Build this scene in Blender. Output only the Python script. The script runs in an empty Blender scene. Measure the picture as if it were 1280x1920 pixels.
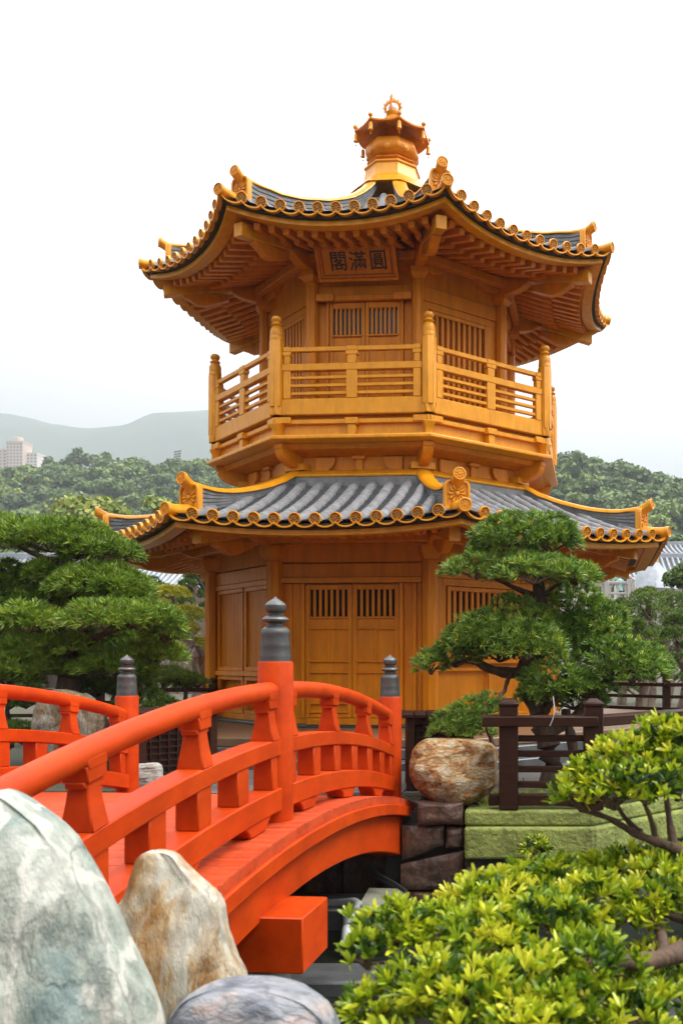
import bpy, math, random
import numpy as np
from mathutils import Vector, Matrix, noise
R = math.radians
sc = bpy.context.scene
COL = sc.collection

# ------------------------------------------------------------------ camera
# eye at the origin, looking along +Y; F, CX, CY are the lens in photo pixels (1280 x 1920)
F, CX, CY = 1742.0, 973.0, 1234.0
cam = bpy.data.cameras.new('camera')
cam.sensor_fit = 'VERTICAL'; cam.sensor_height = 36.0; cam.sensor_width = 24.0
cam.lens = F / 1920 * 36.0
cam.shift_x = (640 - CX) / 1920
cam.shift_y = (CY - 960) / 1920
cam.clip_start = 0.05; cam.clip_end = 20000
cam.dof.use_dof = True; cam.dof.focus_distance = 14.0; cam.dof.aperture_fstop = 4.8
camo = bpy.data.objects.new('camera', cam); COL.objects.link(camo)
camo.rotation_euler = (R(90), 0, 0)
sc.camera = camo

# ------------------------------------------------------------------ sky and sun
SUN_EL, SUN_AZ = R(54), R(100)      # overcast: broad soft sun from the upper right; azimuth clockwise from +Y
w = bpy.data.worlds.new('World'); sc.world = w; w.use_nodes = True
nt = w.node_tree; nt.nodes.clear()
out = nt.nodes.new('ShaderNodeOutputWorld'); bg = nt.nodes.new('ShaderNodeBackground')
sky = nt.nodes.new('ShaderNodeTexSky'); sky.sky_type = 'NISHITA'; sky.sun_disc = False
sky.sun_elevation = SUN_EL; sky.sun_rotation = SUN_AZ; sky.altitude = 100; sky.air_density = 1.6; sky.dust_density = 6.0; sky.ozone_density = 1.0
hsv = nt.nodes.new('ShaderNodeHueSaturation'); hsv.inputs['Saturation'].default_value = 0.12; hsv.inputs['Value'].default_value = 1.0
# cloud deck: a bright even layer with faint soft structure over the clear-sky colour
tc = nt.nodes.new('ShaderNodeTexCoord'); nz = nt.nodes.new('ShaderNodeTexNoise'); nz.inputs['Scale'].default_value = 2.2
nz.inputs['Detail'].default_value = 4
rmp = nt.nodes.new('ShaderNodeValToRGB'); rmp.color_ramp.elements[0].position = .3; rmp.color_ramp.elements[0].color = (17.5, 17.7, 18.1, 1)
rmp.color_ramp.elements[1].position = .7; rmp.color_ramp.elements[1].color = (20.0, 20.1, 20.3, 1)
# overcast sky: the zenith is about three times as bright as the horizon, L = Lz (1 + 2 sin e) / 3
sp_ = nt.nodes.new('ShaderNodeSeparateXYZ'); mrz = nt.nodes.new('ShaderNodeMapRange'); mrz.inputs['To Min'].default_value = .09; mrz.inputs['To Max'].default_value = 1.0
mlt = nt.nodes.new('ShaderNodeMix'); mlt.data_type = 'RGBA'; mlt.blend_type = 'MULTIPLY'; mlt.inputs[0].default_value = 1
mx = nt.nodes.new('ShaderNodeMix'); mx.data_type = 'RGBA'; mx.inputs[0].default_value = 0.88
L = nt.links.new
L(tc.outputs['Generated'], nz.inputs['Vector']); L(nz.outputs[0], rmp.inputs[0])
L(sky.outputs[0], hsv.inputs['Color']); L(hsv.outputs[0], mx.inputs[6]); L(rmp.outputs[0], mlt.inputs[6]); L(tc.outputs['Generated'], sp_.inputs[0]); L(sp_.outputs[2], mrz.inputs['Value']); 
# the cloud deck is brighter on the sun's side (upper right) than behind the viewer
dt = nt.nodes.new('ShaderNodeVectorMath'); dt.operation = 'DOT_PRODUCT'; dt.inputs[1].default_value = (.82, .36, .2); L(tc.outputs['Generated'], dt.inputs[0])
ma = nt.nodes.new('ShaderNodeMath'); ma.operation = 'MULTIPLY_ADD'; ma.inputs[1].default_value = .42; ma.inputs[2].default_value = 1.0; L(dt.outputs['Value'], ma.inputs[0])
mm = nt.nodes.new('ShaderNodeMath'); mm.operation = 'MULTIPLY'; L(mrz.outputs[0], mm.inputs[0]); L(ma.outputs[0], mm.inputs[1]); L(mm.outputs[0], mlt.inputs[7])
L(mlt.outputs[2], mx.inputs[7])
L(mx.outputs[2], bg.inputs[0]); bg.inputs[1].default_value = 0.10
L(bg.outputs[0], out.inputs[0])
sun = bpy.data.lights.new('sun', 'SUN'); sun.energy = 1.5; sun.angle = R(28); sun.color = (1, .965, .91)
suno = bpy.data.objects.new('sun', sun); COL.objects.link(suno)
sd = Vector((math.sin(SUN_AZ) * math.cos(SUN_EL), math.cos(SUN_AZ) * math.cos(SUN_EL), math.sin(SUN_EL)))
suno.rotation_euler = sd.to_track_quat('Z', 'Y').to_euler()
sc.view_settings.view_transform = 'Standard'; sc.view_settings.look = 'None'
sc.view_settings.exposure = 1.55; sc.view_settings.gamma = 1.0
sc.render.engine = 'CYCLES'
sc.cycles.max_bounces = 8; sc.cycles.diffuse_bounces = 3; sc.cycles.glossy_bounces = 3
sc.cycles.transmission_bounces = 3; sc.cycles.transparent_max_bounces = 6; sc.cycles.volume_bounces = 3
sc.cycles.sample_clamp_indirect = 6

HAZE = .0005
# ------------------------------------------------------------------ helpers
def P(px, py, Y):
    return Vector(((px - CX) / F * Y, Y, (CY - py) / F * Y))

def pm(name, base, rough=.5, metal=0.0, alt=None, scale=6.0, amount=1.0, detail=5, stretch=(1, 1, 1), bump=0.0, bscale=30.0,
       bdist=.01, coat=0.0, spec=.5, transl=0.0, attr=None, lo=.35, hi=.65, grime=None):
    """procedural Principled material: two-tone noise colour, roughness variation and bump in object coordinates"""
    m = bpy.data.materials.new(name); m.use_nodes = True
    n = m.node_tree; n.nodes.clear(); l = n.links.new
    o = n.nodes.new('ShaderNodeOutputMaterial'); b = n.nodes.new('ShaderNodeBsdfPrincipled')
    b.inputs['Roughness'].default_value = rough; b.inputs['Metallic'].default_value = metal
    b.inputs['Specular IOR Level'].default_value = spec; b.inputs['Coat Weight'].default_value = coat
    b.inputs['Coat Roughness'].default_value = .2
    c = n.nodes.new('ShaderNodeTexCoord'); mp = n.nodes.new('ShaderNodeMapping'); mp.inputs['Scale'].default_value = stretch
    l(c.outputs['Object'], mp.inputs['Vector'])
    nz = n.nodes.new('ShaderNodeTexNoise'); nz.inputs['Scale'].default_value = scale; nz.inputs['Detail'].default_value = detail
    nz.inputs['Roughness'].default_value = .6
    l(mp.outputs[0], nz.inputs['Vector'])
    rp = n.nodes.new('ShaderNodeValToRGB'); e = rp.color_ramp.elements
    alt = alt or tuple(x * .82 for x in base)
    e[0].position = lo; e[0].color = (*alt, 1); e[1].position = hi; e[1].color = (*base, 1)
    l(nz.outputs[0], rp.inputs[0])
    colour = rp.outputs[0]
    if attr:
        at = n.nodes.new('ShaderNodeAttribute'); at.attribute_name = attr
        r2 = n.nodes.new('ShaderNodeValToRGB'); ee = r2.color_ramp.elements
        cols = attr_cols[name]
        ee[0].position = 0; ee[0].color = (*cols[0], 1); ee[1].position = 1; ee[1].color = (*cols[-1], 1)
        for i, cc in enumerate(cols[1:-1]):
            q = ee.new((i + 1) / (len(cols) - 1)); q.color = (*cc, 1)
        l(at.outputs['Fac'], r2.inputs[0]); colour = r2.outputs[0]
    if grime:       # weathering: (scale, stretch, darkest, lightest)
        m2 = n.nodes.new('ShaderNodeMapping'); m2.inputs['Scale'].default_value = grime[1]; l(c.outputs['Object'], m2.inputs['Vector'])
        g1 = n.nodes.new('ShaderNodeTexNoise'); g1.inputs['Scale'].default_value = grime[0]; g1.inputs['Detail'].default_value = 8; g1.inputs['Roughness'].default_value = .7; l(m2.outputs[0], g1.inputs['Vector'])
        g2 = n.nodes.new('ShaderNodeMapRange'); g2.inputs['From Min'].default_value = .36; g2.inputs['From Max'].default_value = .60; g2.inputs['To Min'].default_value = grime[2]; g2.inputs['To Max'].default_value = grime[3]; l(g1.outputs[0], g2.inputs[0])
        g3 = n.nodes.new('ShaderNodeMix'); g3.data_type = 'RGBA'; g3.blend_type = 'MULTIPLY'; g3.inputs[0].default_value = 1; l(colour, g3.inputs[6]); l(g2.outputs[0], g3.inputs[7]); colour = g3.outputs[2]
    l(colour, b.inputs['Base Color'])
    mr = n.nodes.new('ShaderNodeMapRange'); mr.inputs['To Min'].default_value = max(.02, rough - .08); mr.inputs['To Max'].default_value = min(1, rough + .1)
    l(nz.outputs[0], mr.inputs['Value']); l(mr.outputs[0], b.inputs['Roughness'])
    if bump:
        n2 = n.nodes.new('ShaderNodeTexNoise'); n2.inputs['Scale'].default_value = bscale; n2.inputs['Detail'].default_value = 6
        l(mp.outputs[0], n2.inputs['Vector'])
        bp = n.nodes.new('ShaderNodeBump'); bp.inputs['Strength'].default_value = bump; bp.inputs['Distance'].default_value = bdist
        l(n2.outputs[0], bp.inputs['Height']); l(bp.outputs[0], b.inputs['Normal'])
    sh = b.outputs[0]
    if transl:
        t = n.nodes.new('ShaderNodeBsdfTranslucent'); l(colour, t.inputs['Color'])
        ms = n.nodes.new('ShaderNodeMixShader'); ms.inputs[0].default_value = transl
        l(b.outputs[0], ms.inputs[1]); l(t.outputs[0], ms.inputs[2]); sh = ms.outputs[0]
    l(sh, o.inputs[0])
    return m
attr_cols = {}
def leafmat(name, cols, rough=.45, transl=.25, spec=.4):
    attr_cols[name] = cols
    return pm(name, cols[0], rough=rough, transl=transl, attr='tone', spec=spec)

M = {}
M['gold'] = pm('gold_paint', (.70, .232, .0012), rough=.36, metal=.10, spec=.28, alt=(.62, .186, .001), scale=3.0, stretch=(1, 1, .35), bump=.12, bscale=22, bdist=.004, grime=(5, (1.6, 1.6, .22), .80, 1.04), lo=.25, hi=.75)
M['gold_bright'] = pm('gold_trim_paint', (.73, .30, .004), rough=.33, metal=.10, spec=.42, alt=(.64, .235, .003), scale=5.0, bump=.15, bscale=14, bdist=.006, grime=(6, (1.5, 1.5, .4), .84, 1.04), lo=.25, hi=.75)
M['relief'] = pm('relief_recess', (.30, .085, .008), rough=.5, metal=.1)
M['tile'] = pm('grey_roof_tile', (.205, .206, .21), rough=.6, alt=(.14, .141, .145), scale=5.0, bump=.3, bscale=40, bdist=.004, lo=.25, hi=.75, grime=(6, (1, 1, 1), .68, 1.12))
M['tile_dark'] = pm('grey_pan_tile', (.065, .066, .07), rough=.7, alt=(.04, .041, .044), scale=9.0, bump=.3, bscale=40, bdist=.004)
M['dark_board'] = pm('dark_eave_board', (.030, .026, .02), rough=.7)
M['glass'] = pm('window_glass', (.055, .062, .068), rough=.08, spec=.9)
M['void'] = pm('dark_interior', (.012, .010, .008), rough=.8)
M['ink'] = pm('black_lacquer', (.012, .011, .010), rough=.45)
M['red'] = pm('orange_red_paint', (.50, .050, .0012), rough=.46, alt=(.40, .031, .001), scale=2.6, bump=.10, bscale=16, bdist=.004, coat=.0, spec=.14, grime=(7, (1, .5, 1), .80, 1.05), lo=.28, hi=.72, detail=8)
M['red_worn'] = pm('worn_orange_red_paint', (.50, .070, .018), rough=.55, alt=(.42, .036, .003), spec=.25, scale=3.0, stretch=(.7, 9, 1), bump=.15, bscale=30, bdist=.003, grime=(14, (1, .5, 1), .72, 1.08), lo=.33, hi=.66, detail=9)
M['bronze'] = pm('dark_bronze', (.105, .108, .107), rough=.40, metal=.55, alt=(.075, .07, .066), scale=7.0, bump=.25, bscale=26, bdist=.004)
M['brown'] = pm('dark_brown_timber_paint', (.036, .014, .008), rough=.45, spec=.15, alt=(.025, .009, .005), scale=8, stretch=(1, 1, 5), bump=.1, bscale=40, bdist=.003)
M['terrace'] = pm('brown_terrace_stone', (.19, .105, .055), rough=.38, alt=(.13, .075, .042), scale=2.2, bump=.15)
M['slate'] = pm('dark_grey_slate', (.085, .09, .088), rough=.35, alt=(.05, .053, .052), scale=4, bump=.3, bscale=18)
M['moss_wall'] = pm('green_render', (.23, .26, .062), rough=.85, alt=(.18, .215, .045), scale=7, bump=.7, bscale=24, bdist=.04, grime=(4, (1, 1, .6), .62, 1.12))
M['concrete'] = pm('grey_green_concrete', (.27, .27, .21), rough=.7, alt=(.19, .20, .15), scale=6, bump=.3)
M['pvc'] = pm('grey_plastic_pipe', (.42, .43, .43), rough=.4)
M['cable'] = pm('black_cable', (.015, .015, .015), rough=.5)
M['bark'] = pm('brown_bark', (.115, .068, .042), rough=.85, alt=(.055, .032, .022), scale=14, stretch=(1, 1, .3), bump=.8, bscale=40, bdist=.02)
M['bark_pale'] = pm('grey_brown_bark', (.20, .145, .105), rough=.85, alt=(.10, .068, .05), scale=14, stretch=(1, 1, .3), bump=.8, bscale=40, bdist=.02)

class MB:
    """collects solids and links them as one mesh object"""
    def __init__(s): s.v = []; s.f = []
    def add(s, vs, fs):
        o = len(s.v); s.v += [tuple(x) for x in vs]; s.f += [tuple(i + o for i in f) for f in fs]; return s
    def hexa(s, b, t):
        return s.add(list(b) + list(t), [(3, 2, 1, 0), (4, 5, 6, 7), (0, 1, 5, 4), (1, 2, 6, 5), (2, 3, 7, 6), (3, 0, 4, 7)])
    def box(s, x0, x1, y0, y1, z0, z1):
        return s.hexa([(x0, y0, z0), (x1, y0, z0), (x1, y1, z0), (x0, y1, z0)], [(x0, y0, z1), (x1, y0, z1), (x1, y1, z1), (x0, y1, z1)])
    def beam(s, a, b, w, h, up=(0, 0, 1), w2=None, h2=None):
        """bar from a to b, w across, h along up"""
        a = Vector(a); b = Vector(b); d = (b - a).normalized(); side = d.cross(Vector(up)).normalized(); u = side.cross(d)
        w2 = w2 or w; h2 = h2 or h
        def q(c, w, h): return [c - side * w / 2 - u * h / 2, c + side * w / 2 - u * h / 2, c + side * w / 2 + u * h / 2, c - side * w / 2 + u * h / 2]
        return s.hexa(q(a, w, h), q(b, w2, h2))
    def loft(s, rings, cap=True, closed=False):
        """rings: equal-length closed loops"""
        n = len(rings[0]); o = len(s.v)
        for r in rings: s.v += [tuple(p) for p in r]
        k = len(rings)
        for i in range(k if closed else k - 1):
            j = (i + 1) % k
            for a in range(n):
                b = (a + 1) % n
                s.f.append((o + i * n + a, o + i * n + b, o + j * n + b, o + j * n + a))
        if cap and not closed:
            s.f.append(tuple(o + a for a in reversed(range(n)))); s.f.append(tuple(o + (k - 1) * n + a for a in range(n)))
        return s
    def lathe(s, prof, c=(0, 0, 0), n=20, axis='Z', frame=None, rot=0.0):
        """prof: (radius, height) list"""
        c = Vector(c); fr = frame or (Vector((1, 0, 0)), Vector((0, 1, 0)), Vector((0, 0, 1)))
        rings = [[c + fr[0] * (r * math.cos(rot + 2 * math.pi * a / n)) + fr[1] * (r * math.sin(rot + 2 * math.pi * a / n)) + fr[2] * z for a in range(n)] for r, z in prof]
        return s.loft(rings)
    def tube(s, pts, rad, n=10, cap=True):
        pts = [Vector(p) for p in pts]; rings = []
        up = Vector((0, 0, 1))
        for i, p in enumerate(pts):
            d = (pts[min(i + 1, len(pts) - 1)] - pts[max(i - 1, 0)]).normalized()
            ref = up if abs(d.z) < .95 else Vector((0, 1, 0))
            sd_ = d.cross(ref).normalized(); u = sd_.cross(d)
            r = rad[i] if isinstance(rad, (list, tuple)) else rad
            rings.append([p + sd_ * (r * math.cos(2 * math.pi * a / n)) + u * (r * math.sin(2 * math.pi * a / n)) for a in range(n)])
        return s.loft(rings, cap)
    def prism(s, poly, a, b):
        """poly: list of 3-D points in a plane; extruded from offset a to offset b (vectors)"""
        a = Vector(a); b = Vector(b)
        return s.loft([[Vector(p) + a for p in poly], [Vector(p) + b for p in poly]])
    def build(s, name, m, parent=None, bevel=0.0, smooth=35, loc=None, segs=1):
        me = bpy.data.meshes.new(name); me.from_pydata(s.v, [], s.f); me.update()
        import bmesh
        bm = bmesh.new(); bm.from_mesh(me); bmesh.ops.recalc_face_normals(bm, faces=bm.faces); bm.to_mesh(me); bm.free()
        if isinstance(m, (list, tuple)):
            for q in m: me.materials.append(q)
        else: me.materials.append(m)
        if smooth: me.shade_smooth(); me.set_sharp_from_angle(angle=R(smooth))
        o = bpy.data.objects.new(name, me); COL.objects.link(o)
        if parent: o.parent = parent
        if loc is not None: o.location = loc
        if bevel:
            md = o.modifiers.new('bevel', 'BEVEL'); md.width = bevel; md.segments = segs; md.limit_method = 'ANGLE'; md.angle_limit = R(40)
            md.harden_normals = False
        return o

def tag(o, label=None, cat=None, group=None, kind=None):
    if label: o['label'] = label
    if cat: o['category'] = cat
    if group: o['group'] = group
    if kind: o['kind'] = kind
    return o
def empty(name, loc=(0, 0, 0), rz=0.0, parent=None):
    o = bpy.data.objects.new(name, None); COL.objects.link(o); o.location = loc; o.rotation_euler = (0, 0, rz)
    o.empty_display_size = .2
    if parent: o.parent = parent
    return o
def copy_obj(o, parent, loc=None, mat=None):
    c = o.copy(); COL.objects.link(c); c.parent = parent
    if mat is not None: c.matrix_local = mat
    elif loc is not None: c.location = loc
    return c
# ================================================================== pavilion (local frame: origin on the axis, z relative to the eye)
PX, PY, PTH = -2.41, 17.67, R(-4.516)
BASE = -1.5
pav = empty('pavilion', (PX, PY, BASE), PTH)
tag(pav, 'golden octagonal two-storey pavilion with grey tiled roofs behind the orange-red bridge', 'pavilion')
T8 = math.tan(R(22.5)); C8 = math.cos(R(22.5))
def cdir(k):
    a = R(-112.5 + 45 * (k - 1)); return Vector((math.cos(a), math.sin(a), 0))
def nrm(k):
    a = R(-90 + 45 * (k - 1)); return Vector((math.cos(a), math.sin(a), 0))
def tng(k):
    a = R(45 * (k - 1)); return Vector((math.cos(a), math.sin(a), 0))
def fp(k, x, u, z):
    return nrm(k) * u + tng(k) * x + Vector((0, 0, z))
def cp(k, r, z, side=0.0):
    d = cdir(k); return d * r + Vector((-d.y, d.x, 0)) * side + Vector((0, 0, z))
def fbox(mb, k, x0, x1, u0, u1, z0, z1):
    q = lambda z: [fp(k, x0, u1, z), fp(k, x1, u1, z), fp(k, x1, u0, z), fp(k, x0, u0, z)]
    return mb.hexa(q(z0), q(z1))
def octsweep(mb, prof, closed=True):
    """prof: closed list of (apothem, z) swept round the octagon"""
    rings = [[cdir(k) * (a / C8) + Vector((0, 0, z)) for a, z in prof] for k in range(8)]
    return mb.loft(rings, cap=False, closed=True)
def octband(mb, a0, a1, z0, z1):
    return octsweep(mb, [(a0, z0), (a1, z0), (a1, z1), (a0, z1)])
Z0 = -BASE
def B(mb, name, m, parent=None, bevel=0.0, **kw):
    """pavilion part: eye-relative coordinates, parented to the pavilion or to one of its parts"""
    o = mb.build(name, m, parent or pav, bevel, **kw)
    if parent is None: o.location = (0, 0, Z0)
    return o
G, GB = M['gold'], M['gold_bright']

# --- terrace and steps round the foot
mb = MB(); octband(mb, 2.2, 5.0, -1.22, -1.10); B(mb, 'terrace', M['terrace'], bevel=.012)
mb = MB(); octband(mb, 2.2, 5.16, -1.36, -1.223); octband(mb, 2.2, 5.5, -1.6, -1.363); B(mb, 'terrace_step', M['slate'], bevel=.012)
mb = MB(); octband(mb, 2.75, 3.06, -1.098, -1.05); B(mb, 'plinth', M['slate'], bevel=.01)

# ------------------------------------------------------------------ doors, windows and walls
def door_leaf(name, k, x0, x1, z0, z1, u, grill, rails, stile=.075, nslat=6):
    """panelled leaf: grill = (top, bottom) of the slatted light; rails = list of (z, height); tall fields get a centre muntin"""
    f = MB()
    fbox(f, k, x0, x0 + stile, u - .05, u, z0, z1); fbox(f, k, x1 - stile, x1, u - .05, u, z0, z1)
    xi0, xi1 = x0 + stile, x1 - stile
    fbox(f, k, xi0, xi1, u - .05, u - .003, grill[0], z1); fbox(f, k, xi0, xi1, u - .05, u - .003, z0, z0 + .06)
    for z, h in rails:
        fbox(f, k, xi0 - .03, xi1 + .03, u - .045, u + .014, z - h / 2, z + h / 2)
    zs = [z for z, h in rails]
    lv = sorted(zs + [z0 + .06], reverse=True)
    for a, b in zip(lv[:-1], lv[1:]):
        if a - b > .25: fbox(f, k, (xi0 + xi1) / 2 - .022, (xi0 + xi1) / 2 + .022, u - .044, u - .006, b, a)
    o = B(f, name, G, bevel=.006)
    p = MB(); fbox(p, k, xi0, xi1, u - .048, u - .026, z0 + .05, grill[1]); p.build('panel', G, o)
    s = MB(); w = (xi1 - xi0) / (nslat * 2 + 1)
    for i in range(nslat):
        xa = xi0 + w * (2 * i + 1); fbox(s, k, xa, xa + w, u - .04, u - .012, grill[1], grill[0])
    s.build('slats', G, o, bevel=.004)
    g = MB(); fbox(g, k, xi0, xi1, u - .085, u - .07, grill[1] - .02, grill[0] + .02); g.build('pane', M['glass'] if grill[1] > 3 else M['void'], o)
    return o
def slat_window(k, xh, z0, z1, u, n, glass):
    f = MB(); t = .07
    fbox(f, k, -xh - t, -xh, u - .06, u, z0 - t, z1 + t); fbox(f, k, xh, xh + t, u - .06, u, z0 - t, z1 + t)
    fbox(f, k, -xh, xh, u - .06, u - .003, z1, z1 + t); fbox(f, k, -xh, xh, u - .06, u - .003, z0 - t, z0)
    o = B(f, 'window', G, bevel=.006)
    s = MB(); w = 2 * xh / (2 * n + 1)
    for i in range(n):
        a = -xh + w * (2 * i + 1); fbox(s, k, a, a + w, u - .055, u - .02, z0, z1)
    s.build('slats', G, o, bevel=.005)
    g = MB(); fbox(g, k, -xh, xh, u - .12, u - .10, z0, z1); g.build('pane', glass, o)
    return o
def panel_field(mb, k, x0, x1, z0, z1, u, cols, t=.05):
    """frame with cols recessed fields"""
    fbox(mb, k, x0, x1, u - .05, u, z1 - t, z1); fbox(mb, k, x0, x1, u - .05, u, z0, z0 + t)
    wd = (x1 - x0) / cols
    for i in range(cols + 1):
        c = x0 + wd * i; a = max(x0, c - t / 2); b = min(x1, c + t / 2)
        if i == 0: b = x0 + t
        if i == cols: a = x1 - t
        fbox(mb, k, a, b, u - .05, u - .002, z0 + t, z1 - t)

LR, LA = 3.25, 3.25 * C8            # lower storey: columns on radius LR
hw = LA * T8
core = MB(); octband(core, LA - .40, LA - .14, -1.05, 2.55); B(core, 'lower_wall', G)
mb = MB(); octband(mb, LA - .14, LA - .02, 1.28, 1.50); octband(mb, LA - .14, LA - .05, 1.52, 2.3); B(mb, 'lower_lintel', G, bevel=.01)
mb = MB(); octband(mb, LA - .14, LA - .035, -1.049, -.95); B(mb, 'sill', G, bevel=.01)
for k in range(8):
    c = MB(); d = cdir(k)
    c.lathe([(.135, -1.05), (.135, 1.54)], cp(k, LR, 0), n=8, rot=math.atan2(d.y, d.x) + R(22.5))
    o = B(c, 'column', G, bevel=.01)
    cap = MB(); cap.lathe([(.15, 1.542), (.235, 1.66), (.235, 1.77)], cp(k, LR, 0), n=4, rot=math.atan2(d.y, d.x) + R(45)); cap.build('capital', G, o, bevel=.008)
U = LA - .03
for k in range(8):
    if k % 2 == 1:          # doors
        mb = MB()
        fbox(mb, k, -hw + .12, hw - .12, LA - .14, LA + .045, 1.19, 1.277)          # door head
        for s in (-1, 1):
            fbox(mb, k, *sorted((s * .76, s * .82)), LA - .14, LA + .0, -.95, 1.188)
            fbox(mb, k, *sorted((s * .82, s * (hw - .05))), LA - .14, LA - .07, -.95, 1.188)
            fbox(mb, k, *sorted((s * .97, s * 1.03)), LA - .07, LA - .03, -.95, 1.188)
        fbox(mb, k, -.70, .70, LA - .02, LA + .08, -1.05, -.955)
        B(mb, 'door_frame', G, bevel=.006)
        for a, b in ((-.755, -.003), (.003, .755)):
            door_leaf('door', k, a, b, -.945, 1.165, LA - .035, (1.09, .66),
                      [(.645, .03), (.47, .03), (-.05, .03), (-.225, .03), (-.72, .028), (-.86, .028)])
    elif k in (2, 6):       # slatted windows over panels
        slat_window(k, .80, -.02, 1.08, LA - .03, 13, M['void'])
        mb = MB(); panel_field(mb, k, -hw + .15, hw - .15, -.95, -.16, U, 2)
        for s in (-1, 1): fbox(mb, k, *sorted((s * .88, s * (hw - .1))), LA - .14, LA - .06, -.16, 1.277)
        fbox(mb, k, -.95, .95, LA - .14, LA - .05, 1.16, 1.277)
        B(mb, 'wall_panel', G, bevel=.006)
    else:                   # reeded shutters over panels
        mb = MB()
        for s in (-1, 1):
            x0, x1 = sorted((s * .03, s * (hw - .16)))
            panel_field(mb, k, x0, x1, -.22, 1.19, U, 1, .07)
            n = 16; w_ = (x1 - x0 - .14) / n
            for i in range(n): fbox(mb, k, x0 + .07 + i * w_ + .004, x0 + .07 + (i + 1) * w_ - .004, LA - .13, LA - .075, -.16, 1.12)
            panel_field(mb, k, x0, x1, -.95, -.31, U, 1, .07)
        fbox(mb, k, -hw + .1, hw - .1, LA - .14, LA - .0, -.308, -.222)
        fbox(mb, k, -hw + .1, hw - .1, LA - .14, LA - .01, 1.192, 1.277)
        B(mb, 'wall_panel', G, bevel=.006)

UR, UA = 2.34, 2.34 * C8            # upper storey
uhw = UA * T8
mb = MB(); octband(mb, UA - .35, UA - .12, 3.85, 7.05); B(mb, 'upper_wall', G)
mb = MB(); octband(mb, UA - .12, UA - .02, 6.0, 6.24); octband(mb, UA - .12, UA - .06, 6.24, 6.95); octband(mb, UA - .12, UA + .02, 6.62, 6.74); B(mb, 'upper_lintel', G, bevel=.01)
for k in range(8):
    d = cdir(k); c = MB()
    c.lathe([(.105, 3.88), (.105, 6.28)], cp(k, UR, 0), n=8, rot=math.atan2(d.y, d.x) + R(22.5))
    o = B(c, 'column', G, bevel=.01)
    cap = MB(); cap.lathe([(.12, 6.282), (.21, 6.37), (.21, 6.46)], cp(k, UR, 0), n=4, rot=math.atan2(d.y, d.x) + R(45)); cap.build('capital', G, o, bevel=.008)
    if k % 2 == 1:
        mb = MB()
        fbox(mb, k, -.60, .60, UA - .12, UA + .05, 5.965, 6.05)
        for s in (-1, 1):
            fbox(mb, k, *sorted((s * .50, s * .80)), UA + .05, UA + .11, 5.945, 6.06)
            fbox(mb, k, *sorted((s * .61, s * .65)), UA - .12, UA + .0, 3.9, 5.963)
            fbox(mb, k, *sorted((s * .65, s * (uhw - .05))), UA - .12, UA - .07, 3.9, 5.963)
        B(mb, 'door_frame', G, bevel=.006)
        for a, b in ((-.605, -.003), (.003, .605)):
            door_leaf('door', k, a, b, 3.9, 5.955, UA - .03, (5.86, 5.42), [(5.40, .03), (5.23, .03), (4.62, .03), (4.48, .03)], stile=.06)
    else:
        slat_window(k, .55, 4.35, 5.80, UA - .03, 9, M['glass'])
        mb = MB(); panel_field(mb, k, -uhw + .1, uhw - .1, 3.9, 4.27, UA - .03, 2)
        for s in (-1, 1): fbox(mb, k, *sorted((s * .63, s * (uhw - .08))), UA - .12, UA - .05, 4.27, 6.0)
        fbox(mb, k, -.75, .75, UA - .12, UA - .045, 5.88, 5.998)
        B(mb, 'wall_panel', G, bevel=.006)

# ------------------------------------------------------------------ balcony
BR, BA = 3.2, 3.2 * C8
bhw = BA * T8
mb = MB(); octband(mb, 1.9, BA - .08, 3.80, 3.86); B(mb, 'balcony_floor', G)
mb = MB(); octband(mb, BA - .10, BA + .045, 3.862, 4.12); B(mb, 'balcony_beam', GB, bevel=.012)
mb = MB()
octband(mb, 2.6, BA - .06, 3.53, 3.798)                      # recessed frieze
octband(mb, BA - .06, BA + .01, 3.725, 3.795)
octsweep(mb, [(2.6, 3.44), (BA + .05, 3.44), (BA + .135, 3.466), (BA + .135, 3.515), (BA + .105, 3.528), (2.6, 3.528)])
B(mb, 'balcony_frieze', GB, bevel=.008)
mb = MB(); octsweep(mb, [(2.30, 3.30), (2.55, 3.30), (2.62, 3.345), (2.80, 3.36), (2.86, 3.438), (2.30, 3.438)]); B(mb, 'balcony_cornice', G, bevel=.008)
mb = MB(); octband(mb, 2.25, 2.48, 2.7, 3.298); B(mb, 'neck_wall', G)
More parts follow.
